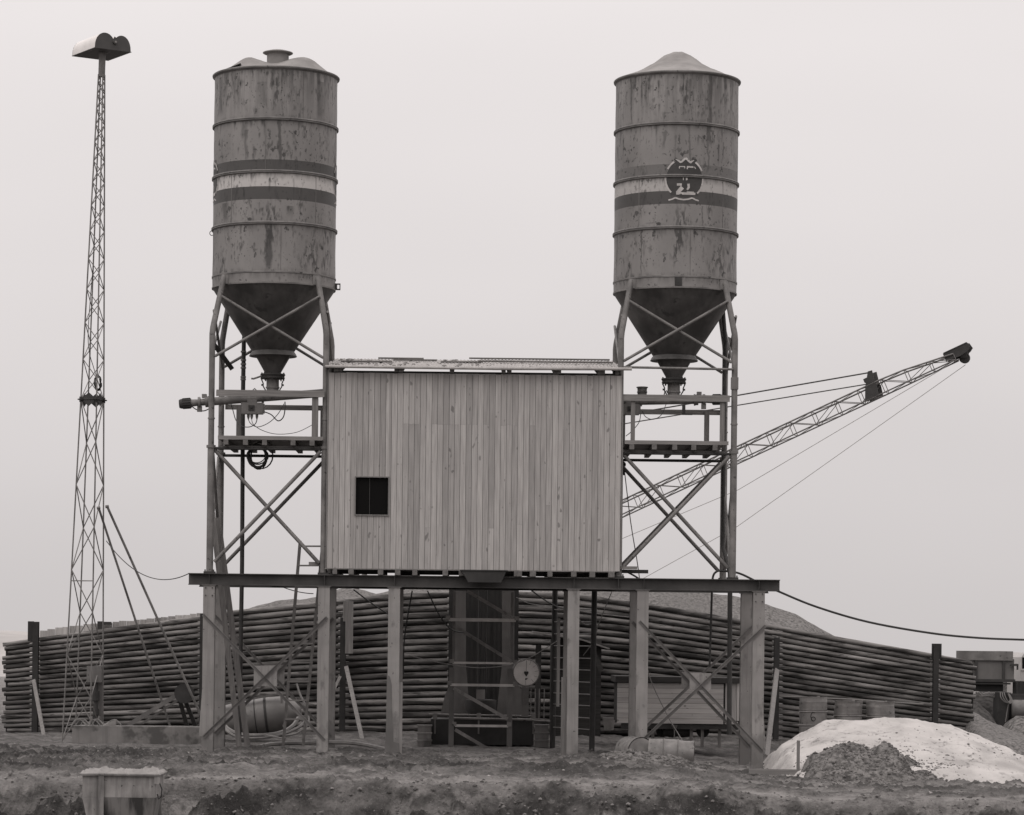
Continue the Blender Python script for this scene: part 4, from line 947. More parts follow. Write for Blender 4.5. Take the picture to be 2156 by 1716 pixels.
tag(mb.build('filling_pipe', M['steel_dark']), 'dark filling pipe standing in the right tower in front of the wagon', 'pipe')
lf = thing('pipe_ladder', 'tall ladder with light rungs between two dark standing pipes under the shed', 'ladder', (2.2, 3.6, 0))
pa, pb_ = P(1166, 1400, 4.4), P(1249, 1400, 2.7)
for pnt, zb in ((pa, .0), (pb_, -.02)):
    mb = MB(); mb.tube(V(pnt.x-.01, pnt.y, zb), V(pnt.x+.01, pnt.y, 3.86), .062, n=14); mb.build('stile', M['pile'], lf)
for vv in (1283, 1309, 1334.8, 1360.2, 1385.8, 1410.4, 1435.5, 1460.7, 1484.5, 1510, 1534):
    mb = MB(); z_ = P(1208, vv, 3.5).z; mb.tube(V(pa.x, pa.y-.05, z_), V(pb_.x, pb_.y-.03, z_), .012, n=8); mb.build('rung', M['steel_leg'], lf)
ld = thing('ladder', 'wooden ladder leaning inside the left trestle bay up to the shed', 'ladder', tuple(P(617, 1571, 1.8)))
A0, A1, B0, B1 = P(596, 1571, 1.8), P(632, 1139, .55), P(638, 1571, 1.8), P(680, 1139, .55)
for a, b in ((A0, A1), (B0, B1)):
    mb = MB(); mb.bar(a, b, .065, .05, V(0, 1, 0)); mb.build('rail', M['timber_z'], ld)
for vv in (1150, 1190, 1232, 1274, 1312, 1353, 1393, 1433, 1473, 1513, 1553):
    f = (1571-vv)/(1571-1139); mb = MB(); mb.bar(A0.lerp(A1, f)-V(0, .03, 0), B0.lerp(B1, f)-V(0, .03, 0), .03, .035); mb.build('rung', M['timber_x'], ld)
mb = MB(); mb.bar(P(447, 1079, .55), P(504.5, 1581, .95), .115, .04, V(0, 1, 0)); tag(mb.build('leaning_plank', M['timber_z']), 'left of two long planks leaning through the left trestle bay', 'plank')
mb = MB(); mb.bar(P(458.5, 1090, .75), P(522.5, 1580, 1.15), .125, .04, V(0, 1, 0)); tag(mb.build('leaning_plank', M['timber_z']), 'right of two long planks leaning through the left trestle bay', 'plank')

# ================================================================== LIGHT MAST
YM = 4.9
mbase = P(174, 1556, YM); mtop = P(214, 157, YM)
lm = thing('light_mast', 'tall tapering lattice mast with twin-arched floodlight on top', 'light mast', (mbase.x, YM, mbase.z))
th0 = R(27.7)
def mleg(i, z):
    f = (z-mbase.z)/(mtop.z-mbase.z); r_ = .485+(.075-.485)*min(1, f/1.0)
    if f > .52: r_ = (.485+(.075-.485)*.52)+( .075-(.485+(.075-.485)*.52))*((f-.52)/.48)
    c = mbase.lerp(mtop, f); a = th0+i*math.pi/2
    # leg 0 far right, 1 back left, 2 left, 3 front
    return V(c.x+r_*math.cos(a), c.y+r_*math.sin(a), z)
zj = P(200, 842, YM).z
for i in range(4):
    mb = MB(); mb.path([mleg(i, mbase.z-.05), mleg(i, zj), mleg(i, mtop.z)], .017, 8); mb.build('mast_leg', M['mast'], lm)
lev = [mbase.z-.02]; st = .93
while lev[-1] < zj-.3: lev.append(lev[-1]+st)
sc_ = (zj-lev[0])/(lev[-1]-lev[0]); lev = [lev[0]+(z-lev[0])*sc_ for z in lev]
lev2 = [zj]; st = .46
while lev2[-1] < mtop.z-.25: lev2.append(lev2[-1]+st); st *= .955
sc_ = (mtop.z-zj)/(lev2[-1]-zj); lev2 = [zj+(z-zj)*sc_ for z in lev2]
for i in range(4):
    mb = MB()
    for L_, rr in ((lev, .013), (lev2, .0105)):
        for k in range(len(L_)-1):
            a, b = (i, (i+1) % 4) if (k+(i % 2)) % 2 == 0 else ((i+1) % 4, i)
            mb.tube(mleg(a, L_[k]), mleg(b, L_[k+1]), rr, n=6, cap=False)
    mb.build('lattice', M['mast'], lm)
mb = MB()
for i in range(4):
    mb.tube(mleg(i, zj), mleg((i+1) % 4, zj), .014, n=6); o = mleg(i, zj); c = V(mbase.lerp(mtop, .5).x, YM, zj); d = (o-c)*.18; mb.tube(o-Z*.06, o+Z*.06, .035, n=8); mb.tube(o-Z*.012+d*.0, o+Z*.012, .075, n=8)
    e_ = mleg((i+1) % 4, zj); mb.add([o, e_, (o+e_)/2-Z*.16, (o+e_)/2+Z*.16], [(0, 3, 1), (0, 1, 2)])
mb.build('joint_flange', M['steel_dark'], lm)
mb = MB(); z_ = P(150, 1223, YM).z; mb.tube(mleg(2, z_), mleg(3, z_), .012, n=6); mb.build('cross_bar', M['mast'], lm)
mb = MB(); mb.tube(mtop-Z*.05, P(215.6, 110, YM), .078, n=16); mb.build('mast_head', M['mast'], lm)
hb_ = P(216, 113, YM); mb = MB(); mb.obox(hb_+Z*.06, V(.10, 0, 0), V(0, .10, 0), V(0, 0, .03)); mb.lathe(hb_+Z*.08, [(.09, 0), (.05, .06), (.06, .14)], 12); mb.build('head_bracket', M['steel_dark'], lm)
# floodlight: two arched troughs side by side on a flat dark underside
A_ = P(242.8, 99.2, YM-.35)    # near left bottom corner of the end plate region
ex = V(.84, .54, 0).normalized(); ey = V(-ex.y, ex.x, 0); LW, LL = .90, 1.18
c0 = P(199.5, 99.5, YM-.55)
def arch():
    pts = []
    for k in range(15): t = math.pi*(1-k/14); pts.append((.255+.255*math.cos(t), .36*math.sin(t)**.85+.05*0))
    pts = [p for p in pts]
    pr2 = [(LW-.235-.225*math.cos(math.pi*(k/14)), .34*math.sin(math.pi*k/14)**.85) for k in range(15)]
    left = [p for p in pts if p[0] < .47]; right = [p for p in pr2 if p[0] > .50]
    return left+[(.485, .30)]+right
ar = arch(); n = len(ar)
lh = None
mb = MB(); mb.prism(ar[::-1], c0, ex, Z, -ey*.012); lh = mb.build('lamp_end_plate', M['lamp_dark'], lm)
mb = MB(); mb.prism(ar[::-1], c0+ey*LL, ex, Z, ey*.012); mb.build('lamp_end_plate', M['lamp_dark'], lm)
mb = MB(); vs = [c0+ex*a+Z*b for a, b in ar]+[c0+ex*a+Z*b+ey*LL for a, b in ar]; mb.add(vs, [(i, i+1, n+i+1, n+i) for i in range(n-1)], True); mb.build('lamp_housing', M['alu'], lm)
mb = MB(); mb.obox(c0+ex*LW/2+ey*LL/2-Z*.006, ex*(LW/2+.01), ey*(LL/2+.02), Z*.005); mb.build('lamp_underside', M['lamp_dark'], lm)
mb = MB(); o = c0+ex*.49+Z*.17-ey*.012; mb.tube(o, o-ey*.05, .05, n=16); mb.build('cable_socket', M['lamp_dark'], lm)
mb = MB(); mb.tube(o-ey*.0501, o-ey*.06, .026, n=12); mb.build('socket_cap', M['drum_lid'], lm)
mb = MB(); o = c0+ex*.06+ey*.35-Z*.012; mb.obox(o, ex*.012, ey*.09, Z*.003); o = c0+ex*.5+ey*.35-Z*.012; mb.obox(o, ex*.012, ey*.07, Z*.003); mb.each('slot', M['drum_lid'], lm)
mb = MB()
for k in range(5): mb.path([P(206+rnd.uniform(-1.5, 1.5)+(5+k*.6)*math.cos(R(a)), 806+(13+k)*math.sin(R(a)), YM-.1+.02*k) for a in range(0, 361, 24)], .010, 5)
mb.path(spline([P(203, 792, YM), P(196, 770, YM), P(188, 740, YM-.2), P(186, 690, YM-.2), P(196, 560, YM-.1)], 4), .009, 5)
mb.build('cable_loop', M['rubber'], lm)
for (u0, v0, u1, v1, y1, rr) in ((208, 1070, 366, 1553, 6.2, .026), (226, 1067, 447, 1560, 5.6, .028)):
    mb = MB(); mb.tube(P(u0, v0, YM-.1), P(u1, v1, y1), rr, n=10); mb.tube(P(u0-4, v0, YM-.1), P(u0+3, v0-1, YM-.1), .035, n=8); mb.build('stay_rod', M['steel_leg'], lm)
# switch box and fittings tied into the mast foot
eb = thing('switch_cabinet', 'pair of grey switch boxes and cable fittings standing inside the mast foot', 'switch box', tuple(P(200, 1520, YM)))
mb = MB(); a, b = P(184, 1402, YM), P(198, 1436, YM); mb.box((a.x, YM-.1, b.z), (b.x, YM+.1, a.z)); mb.build('box', M['steel_leg'], eb)
mb = MB(); a, b = P(198.6, 1402, YM), P(214, 1436, YM); mb.box((a.x, YM-.1, b.z), (b.x, YM+.12, a.z)); mb.build('box', M['steel_grey'], eb)
mb = MB(); mb.tube(P(202, 1437, YM), P(202, 1522, YM), .05); mb.tube(P(202, 1455, YM), P(202, 1475, YM), .085); mb.tube(P(202, 1492, YM), P(202, 1506, YM), .075)
mb.build('fitting', M['steel_dark'], eb)
mb = MB(); mb.tube(P(193, 1508, YM-.1), P(193, 1522, YM-.1), .03); mb.tube(P(209, 1508, YM-.1), P(207, 1520, YM-.1), .03); mb.each('insulator', M['drum_lid'], eb)
mb = MB(); a, b = P(206, 1437, YM+.12), P(216, 1526, YM+.12); mb.box((a.x, YM+.1205, b.z), (b.x, YM+.15, a.z)); mb.build('backboard', M['timber_z'], eb)
cable('thin cable sagging from the light mast to the left end of the beam', sag(P(224, 1139, YM), V(-6.04, 0, 3.74), .42), .010, n=2)
# concrete kerb in front of the mast foot
mb = MB(); a, b = P(152, 1528, 4.1), P(424, 1564, 4.1); mb.box((a.x, 4.1, -.1), (b.x, 4.45, a.z)); mb.box((a.x, 4.452, -.1), (a.x+.35, 5.6, a.z-.02)); mb.box((a.x+.352, 5.3, -.1), (b.x, 5.6, a.z-.02))
tag(mb.build('concrete_trough', M['concrete']), 'low stained concrete trough beside the mast foot', 'trough')
mb = MB(); o = P(230, 1528, 4.3); mb.add([o+V(-.14, 0, 0), o+V(.14, 0, 0), o+V(.16, 0, .15), o+V(.02, 0, .09), o+V(-.14, .1, .02), o+V(.14, .15, .02), o+V(.16, .1, .15)], [(0, 1, 2, 3), (1, 5, 6, 2), (0, 3, 4), (3, 2, 6), (3, 6, 5, 4)])
tag(mb.build('tarpaulin_scrap', M['drum_lid']), 'crumpled pale scrap of tarpaulin on the concrete trough', 'tarpaulin')
mb = MB()
for k in range(9):
    a = 160+rnd.uniform(-25, 60); mb.path(spline([P(a, 1535+rnd.uniform(-12, 8), 4.6), P(a+12, 1520+rnd.uniform(-8, 6), 4.7), P(a+26, 1519+rnd.uniform(-5, 8), 4.7), P(a+38, 1527, 4.6)], 4), .014, 5)
tag(mb.build('wire_tangle', M['hose']), 'tangle of wires around the mast foot', 'wires')
# scraper winch frame
ws = thing('winch_frame', 'dark A-shaped winch frame with a drum behind the concrete trough', 'winch', tuple(P(340, 1545, 6)))
mb = MB(); mb.bar(P(268, 1528, 6), P(381, 1458, 6), .10, .09, V(0, 1, 0)); mb.bar(P(300, 1523, 6.25), P(381, 1470, 6.25), .05, .05, V(0, 1, 0)); mb.build('boom', M['steel_grey'], ws)
for u0, u1 in ((376, 399), (386, 419)):
    mb = MB(); mb.bar(P(u0, 1465, 6), P(u1, 1548, 6.4), .09, .10, V(0, 1, 0)); mb.build('leg', M['steel_dark'], ws)
mb = MB(); mb.tube(P(388, 1460, 5.7), P(389, 1460, 6.3), .19, n=20); mb.tube(P(388, 1460, 5.65), P(388, 1460, 5.7), .23, n=20); mb.bar(P(396, 1466, 5.8), P(410, 1455, 5.8), .04, .05); mb.build('winch_drum', M['steel_dark'], ws)

# ================================================================== CENTRAL HOIST AND BATCHING SCALE
hf = thing('hoist_frame', 'dark steel hoist frame with pale cross bars under the middle of the shed', 'hoist', tuple(P(1013, 1572, 4.4)))
YH = 4.3
for u0, u1, u0t, u1t in ((946, 957, 953, 959), (1068.6, 1080, 1075, 1081)):
    a, b = P(u0, 1395, YH), P(u1, 1395, YH); mb = MB(); mb.box((a.x, YH, -.1), (b.x, YH+.09, P(0, 1395, YH).z)); 
    c, d = P(u0t, 1300, YH), P(u1t, 1300, YH); mb.box((c.x, YH+.0, a.z+.002), (d.x, YH+.07, 3.5)); mb.build('upright', M['plate'], hf)
for v0, v1, ua, ub in ((1301, 1309.5, 945, 1086), (1393, 1399, 953, 1083), (1439, 1446, 948, 1083), (1525, 1531.5, 958, 1070)):
    mb = MB(); a, b = P(ua, v0, YH-.03), P(ub, v1, YH-.03)
    mb.box((a.x, YH-.06, b.z), (b.x, YH-.045, a.z)); mb.box((a.x, YH-.0449, b.z), (b.x, YH-.002, b.z+.012)); mb.build('cross_bar', M['alu_dull'], hf)
    mb = MB()
    for x_ in (a.x-.02, b.x+.02): mb.obox(V(x_, YH-.05, a.z+.01), V(.05, 0, 0), V(0, .03, 0), V(0, 0, .045))
    mb.each('bracket', M['drum'], hf)
for u0, v0, u1, v1 in ((983, 1244, 1080, 1301), (955, 1317, 1078, 1393), (955, 1449, 1069, 1514), (958, 1536, 1026, 1576)):
    mb = MB(); mb.bar(P(u0, v0, YH-.08), P(u1, v1, YH-.08), .015, .075, V(0, 1, 0), twist=math.pi/2) ; mb.build('diagonal', M['steel_post'] if v0 > 1400 else M['steel_leg'], hf)
mb = MB(); YC = 6.2
for side in (-1, 1):
    if side < 0: us = [(954, 1244), (954, 1430), (938, 1460), (926, 1507), (990, 1507), (981, 1400), (981, 1244)]
    else: us = [(1057, 1244), (1057, 1400), (1045, 1507), (1112, 1507), (1100, 1455), (1083, 1430), (1083, 1244)]
    po = [(P(u, v, YC).x, P(u, v, YC).z) for u, v in us]; mb.prism(po, V(0, YC, 0), V(1, 0, 0), V(0, 0, 1), V(0, .05, 0))
mb.each('tower_plate', M['plate'], hf)
mb = MB(); a, b = P(981, 1244, YC+1.6), P(1057, 1244, YC+1.6); mb.box((a.x-.4, YC+1.6, .1), (b.x+.4, YC+1.7, 3.7)); mb.build('shade_plate', M['machine'], hf)  # dark sheet added, its colour stands for shade inside the hoist
mb = MB()
for u in (986, 995, 1006, 1018, 1031, 1043, 1052):
    a = P(u, 1250, YC+1.2); mb.box((a.x-.03, YC+1.2, .5), (a.x+.02, YC+1.26, 3.7))
for u in (1010, 1024): a = P(u, 1250, YC+.6); mb.tube(V(a.x, YC+.6, .9), V(a.x, YC+.6, 3.7), .03)
mb.each('guide_rail', M['machine'], hf)
mb = MB(); a, b = P(907, 1512, 5.0), P(1124, 1512, 5.0); mb.box((a.x, 5.0, .03), (b.x, 6.6, a.z-.02)); a2, b2 = P(918, 1512, 4.95), P(1116, 1512, 4.95)
for u in (956, 988, 1026, 1076): p = P(u, 1520, 4.97); mb.box((p.x-.012, 4.975, .05), (p.x+.012, 4.999, a.z-.06))
mb.build('mixer_housing', M['machine'], hf)
mb = MB(); mb.tube(P(903, 1504, 4.85), P(1124, 1508, 4.85), .022); mb.tube(P(950, 1512, 4.8), P(1124, 1516, 4.8), .03); mb.tube(P(1124, 1517, 4.8), P(1160, 1519, 4.8), .02)
for u in (916, 1008, 1123): p = P(u, 1508, 4.85); mb.obox(p, V(.05, 0, 0), V(0, .04, 0), V(0, 0, .07)); mb.box((p.x-.02, 4.85, p.z-.4), (p.x+.02, 4.89, p.z-.0701))
mb.build('shaft', M['steel_leg'], hf)
mb = MB(); mb.lathe(P(1012, 1492, 5.7), [(.20, .22), (.36, .20), (.36, -.02), (.22, -.28), (.0, -.32)], 20); mb.build('skip_bucket', M['steel_dark'], hf)
mb = MB(); p = P(1012, 1462, 5.5); mb.obox(p, V(.10, 0, 0), V(0, .02, 0), V(0, 0, .11)); mb.build('counter_plate', M['steel_leg'], hf)
def steps(label, u0, u1, v0, v1, n, mat):
    mb = MB(); Y = 4.35; a, b = P(u0, v0, Y), P(u1, v1, Y); h_ = (a.z-b.z)/n
    for k in range(n):
        mb.box((a.x+.02*k*0, Y+.10*(n-1-k)*0+.14*k, b.z+h_*k+.0), (b.x, Y+.6, b.z+h_*(k+1)-.035)); mb.box((a.x-.02, Y-.02+.14*k, b.z+h_*(k+1)-.034), (b.x+.02, Y+.6, b.z+h_*(k+1)-.001))
    return tag(mb.build('steps', mat), label, 'steps')
steps('low concrete block steps at the left side of the hoist base', 879, 907, 1527, 1574, 3, M['concrete'])
steps('small dark steps at the right side of the hoist base', 1127, 1155, 1526, 1574, 3, M['plate'])
# scale dial
YD = 4.6; dc = P(1107.5, 1416, YD)
sd_ = thing('scale_dial', 'big round white dial scale on a post beside the hoist frame', 'dial scale', tuple(P(1107, 1510, YD)))
ax_ = V(.14, -1, 0).normalized()
mb = MB(); mb.lathe(dc, [(.0, -.05), (.295, -.05), (.315, -.03), (.315, .03), (.305, .04), (.29, .035), (.0, .03)], 48, ax_); mb.build('dial_case', M['steel_grey'], sd_)
mb = MB(); mb.lathe(dc, [(.288, .038), (.0, .038)], 48, ax_); df = mb.build('dial_face', M['white_dial'], sd_)
exd = V(1, .14, 0).normalized(); o = dc+ax_*.040
mb = MB(); mb.prism([(-.004, .0), (.004, 0), (.004, .27), (-.004, .27)], o, exd, Z, ax_*.004)
mb.prism([(-.055, .0), (-.045, .035), (-.02, .04), (0, .025), (.02, .04), (.045, .035), (.055, 0), (.0, -.085)], o-Z*.01+ax_*.001, exd, Z, ax_*.004); mb.build('pointer', M['mark'], df)
mb = MB()
for a in list(range(-30, 75, 30))+[-60]:
    c_, s_ = math.cos(R(a+8)), math.sin(R(a+8)); r0 = .19
    mb.prism([(r0*c_-.003*s_, r0*s_+.003*c_), (.27*c_-.003*s_, .27*s_+.003*c_), (.27*c_+.003*s_, .27*s_-.003*c_), (r0*c_+.003*s_, r0*s_-.003*c_)], o, exd, Z, ax_*.003)
for a in range(-110, 110, 10):
    c_, s_ = math.cos(R(a)), math.sin(R(a)); r0 = .262; mb.prism([(r0*c_-.0015*s_, r0*s_+.0015*c_), (.28*c_-.0015*s_, .28*s_+.0015*c_), (.28*c_+.0015*s_, .28*s_-.0015*c_), (r0*c_+.0015*s_, r0*s_-.0015*c_)], o, exd, Z, ax_*.002)
mb.prism([(-.025, -.125), (.03, -.125), (.04, -.14), (.01, -.14), (.02, -.155), (-.02, -.175), (-.03, -.17), (-.02, -.145)], o, exd, Z, ax_*.003); mb.prism([(-.015, -.19), (-.009, -.19), (-.009, -.28), (-.015, -.28)], o, exd, Z, ax_*.003)
mb.build('dial_marks', M['mark'], df)
mb = MB(); a, b = P(1098, 1447, YD+.05), P(1113, 1510, YD+.05); mb.box((a.x, YD+.0, b.z), (b.x, YD+.12, a.z)); mb.obox(P(1106, 1462, YD-.02), V(.06, 0, 0), V(0, .02, 0), V(0, 0, .06)); mb.obox(P(1105, 1478, YD-.02), V(.045, 0, 0), V(0, .02, 0), V(0, 0, .05)); mb.build('dial_post', M['plate'], sd_)
rl = thing('bar_grille', 'small grille of thin upright bars right of the scale dial', 'grille', tuple(P(1135, 1515, 5)))
for u in (1118, 1127, 1135.5, 1146): mb = MB(); mb.tube(P(u, 1450, 5.0), P(u-1, 1512, 5.0), .012, n=8); mb.build('bar', M['steel_leg'], rl)
mb = MB(); mb.tube(P(1113, 1513, 5.0), P(1150, 1515, 5.0), .013, n=8); mb.build('rail', M['steel_leg'], rl)
# plank lean-to against the right wall
lt = thing('operator_shelter', 'dark timber shelter with pale roof board against the wall behind the pipe ladder', 'shelter', tuple(P(1215, 1540, 9.6)))
mb = MB(); mb.box((P(1160, 1400, 9.8).x, 9.8, .0), (P(1266, 1400, 9.8).x, 10.6, P(1160, 1346, 9.8).z)); mb.build('hut_wall', M['timber_dark'], lt)
mb = MB(); mb.bar(P(1120, 1330, 9.4), P(1222, 1346, 9.4), .9, .04); mb.bar(P(1222, 1346, 9.38), P(1282, 1366, 9.38), .86, .035); mb.build('roof_board', M['timber_x'], lt)
mb = MB(); mb.box((P(1128, 1340, 9.5).x, 9.45, .0), (P(1140, 1340, 9.5).x, 9.52, P(0, 1338, 9.5).z-.08)); mb.bar(P(1250, 1372, 9.1), P(1266, 1412, 9.1), .12, .03, V(0, 1, 0)); mb.each('shelter_post', M['timber_dark'], lt)
# hoist wires under the beam
for lab, pts in (('thin wire sagging across the hoist frame', [P(860, 1380, 3.6), P(940, 1398, 3.6), P(1020, 1406, 3.6), P(1100, 1392, 3.8), P(1180, 1345, 4.2)]),
                 ('black cable dropping from the left of the beam to the hoist bar', [P(900, 1244, 3), P(925, 1295, 3.2), P(950, 1325, 3.6), P(975, 1332, 4)]),
                 ('cable slanting behind the third post', [P(868, 1244, 2.6), P(858, 1300, 2.6), P(851, 1350, 2.7), P(849, 1420, 2.8)]),
                 ('cable slanting over the log wall between the second and third posts', [P(745, 1242, 2.5), P(785, 1272, 4), P(822, 1296, 5)]),
                 ('cable drooping from the beam to the left dark pipe', [P(1119, 1243, 3), P(1145, 1262, 3.4), P(1172, 1277, 4.2), P(1190, 1282, 4.6)]),
                 ('thin wire hanging beside the right dark pipe', [P(1288, 1246, 3), P(1262, 1310, 3.4), P(1248, 1352, 4), P(1228, 1380, 4.2)]),
                 ('pale sling hanging between the two dark pipes', [P(1218, 1304, 2.8), P(1232, 1315, 2.8), P(1246, 1314, 2.7), P(1250, 1306, 2.7)]),
                 ('thin crossing wire behind the fourth post', [P(1087, 1258, 5), P(1120, 1272, 6), P(1180, 1278, 7), P(1250, 1291, 8), P(1330, 1300, 9)])):
    cable(lab, pts, .016 if 'thin' not in lab else .010, 'hose' if 'thin' in lab or 'pale' in lab else 'rubber', 6)

# ================================================================== POWER CABLES
cable('heavy black power cable hanging from the right silo tower out to the right', [P(1494, 1404, 1.2), P(1496, 1340, 1.2), P(1499, 1245, 1.0), P(1501, 1215, 1.0), P(1508, 1204, 1.0), P(1520, 1202, 1.0), P(1556, 1207, 1.0), P(1600, 1228, .4), P(1641, 1246, .2), P(1720, 1278, .5), P(1830, 1310, 1.5), P(1960, 1333, 2.5), P(2060, 1343, 3.5), P(2156, 1347, 4.5), P(2320, 1352, 6), P(2480, 1420, 8), P(2590, 1560, 9.5)], .024, 'rubber', 6, 'power_cable')
cable('thin rope hanging straight down right of the shed', [P(1311, 966, 2.6), P(1314, 985, 2.6), P(1328, 1100, 2.6), P(1347, 1222, 2.6), P(1352, 1330, 2.6), P(1366, 1420, 2.6), P(1404, 1504, 2.6), P(1428, 1545, 2.4), P(1440, 1566, 2.0)], .011, 'hose', 5, 'rope')
mb = MB(); o = P(1311, 988, 2.6); mb.obox(o, V(.04, 0, 0), V(0, .04, 0), V(0, 0, .13)); mb.tube(o+Z*.1-V(0, .06, 0), o+Z*.1+V(0, .06, 0), .07, n=14); tag(mb.build('pulley_block', M['steel_dark']), 'dark pulley block hanging at the right edge of the shed', 'pulley')
cable('thin rope slanting from the beam under the shed to the right platform', [P(1312, 1200, .4), P(1335, 1212, .4), P(1350, 1222, .4)], .02, 'rubber', 4)
cable('thin wire sagging under the beam between the first two posts', sag(P(595, 1236, 2.2), P(660, 1250, 2.2), .03), .01, n=2)

# ================================================================== CRANE
def crane():
    base = P(900, 1262, 33.6); tip = P(2010, 745, 27.0)
    t = thing('lattice_crane', 'lattice boom crane standing behind the gravel with its boom pointing up right', 'crane', (P(850, 1300, 36).x, 36, 0))
    ax = (tip-base).normalized(); wv = V(-ax.y, ax.x, 0).normalized(); 
    if wv.y < 0: wv = -wv
    up = wv.cross(ax).normalized(); 
    if up.z < 0: up = -up
    Wd = .50; L_ = (tip-base).length
    knots = [(0, .15), (.08, .42), (.90, .42), (1, .20)]
    def cp(f, s, h):   # point on chord: s side 0/1, h lower/upper
        hh = interp(knots, f)*.98; ww = Wd*(1-.25*ss(.9, 1, f)); mid = base.lerp(tip, f)
        lo = mid-up*.21; return lo+wv*(s-.5)*ww+up*(hh if h else 0)
    n = 24; mbC = MB()
    for s in (0, 1):
        for h in (0, 1): mbC.path([cp(i/n, s, h) for i in range(n+1)], .026 if h else .022, 6)
    mbC.each('boom_chord', M['steel_grey'], t)
    mb = MB()
    for i in range(n):
        f0, f1 = i/n, (i+1)/n
        for s in (0, 1):
            mb.tube(cp(f1, s, 0), cp(f1, s, 1), .013, n=5, cap=False)
            a, b = (0, 1) if i % 2 == 0 else (1, 0); mb.tube(cp(f0, s, a), cp(f1, s, b), .012, n=5, cap=False)
        for h in (0, 1):
            mb.tube(cp(f1, 0, h), cp(f1, 1, h), .012, n=5, cap=False); mb.tube(cp(f0, i % 2, h), cp(f1, 1-i % 2, h), .011, n=5, cap=False)
    mb.build('boom_lattice', M['steel_grey'], t)
    # head box and sheave
    mb = MB()
    for s in (-1, 1):
        o = tip+wv*s*.17-ax*.30-up*.16; mb.prism([(0, .03), (.0, .28), (.80, .30), (.84, .12), (.72, .04), (.45, .0)], o, ax, up, wv*.03)
    mb.obox(tip+ax*.10-up*.02+up*.15, ax*.38, wv*.18, up*.015); mb.build('boom_head', M['steel_dark'], t)
    mb = MB(); o = P(2031, 754, 27); mb.tube(o-wv*.06, o+wv*.06, .16, n=24); mb.obox(o+Z*.14, V(.11, 0, 0), wv*.10, Z*.14); mb.build('sheave', M['steel_dark'], t)
    # luffing bracket
    mb = MB(); o = base.lerp(tip, .852)
    for s in (-1, 1): mb.prism([(-.16, -.22), (.30, -.20), (.24, .12), (.18, .24), (.10, .62), (-.04, .64), (-.14, .2)], o+wv*s*(Wd/2+.02)+(ax*0), ax, V(0, 0, 1)*.9+up*.1, wv*.03)
    mb.obox(o+up*.38+ax*.06, ax*.10, wv*Wd/2, up*.06); mb.build('luffing_bracket', M['steel_dark'], t)
    gt = P(905, 955, 34.5)
    top = o+up*.60+ax*.02
    mb = MB(); mb.tube(top-wv*.2+V(.14, 0, .03), gt+V(0, -.2, .15), .022, n=6); mb.tube(top+wv*.2-up*.30+V(.14, 0, .03), gt+V(0, .2, -.05), .018, n=6); mb.each('luffing_rope', M['rope'], t)
    mb = MB(); mb.path([P(2021, 755, 27), P(1555, 1031, 28.5), P(1310, 1134, 29.5), P(1080, 1226, 30.5), P(920, 1290, 31)], .010, 5); mb.path([P(2033, 768, 27), P(1553, 1108, 28), P(1356, 1217, 28.5), P(1180, 1300, 29)], .010, 5); mb.each('drag_rope', M['thin_rope'], t)
    # carriage and house, hidden behind shed and wall from the camera
    g = P(850, 1300, 36); 
    mb = MB(); mb.box((g.x-2.6, 34.6, 1.1), (g.x+.9, 37.4, 3.3)); mb.prism([(g.x-2.6, 3.302), (g.x+.9, 3.302), (g.x+.6, 3.7), (g.x-2.4, 3.7)], V(0, 34.7, 0), V(1, 0, 0), V(0, 0, 1), V(0, 2.6, 0)); mb.build('house', M['steel_grey'], t)
    for y in (34.4, 37.0):
        mb = MB(); mb.prism([(g.x-2.0+.45*math.cos(a)*(1 if math.cos(a) < 0 else 0)+(3.4 if math.cos(a) > 0 else 0)+(.45*math.cos(a) if math.cos(a) > 0 else 0), .5+.45*math.sin(a)) for a in [2*math.pi*k/24+.01 for k in range(24)]], V(0, y, 0), V(1, 0, 0), V(0, 0, 1), V(0, .6, 0)); mb.build('crawler_track', M['steel_dark'], t)
    mb = MB(); mb.tube(V(g.x-2.0, 35.4, 3.3), V(gt.x, 35.4, gt.z), .06); mb.tube(V(g.x-2.0, 36.6, 3.3), V(gt.x, 35.5, gt.z), .06); mb.tube(V(g.x+.3, 35.4, 3.3), gt+V(0, .9, 0), .06); mb.each('gantry', M['steel_grey'], t)
crane()

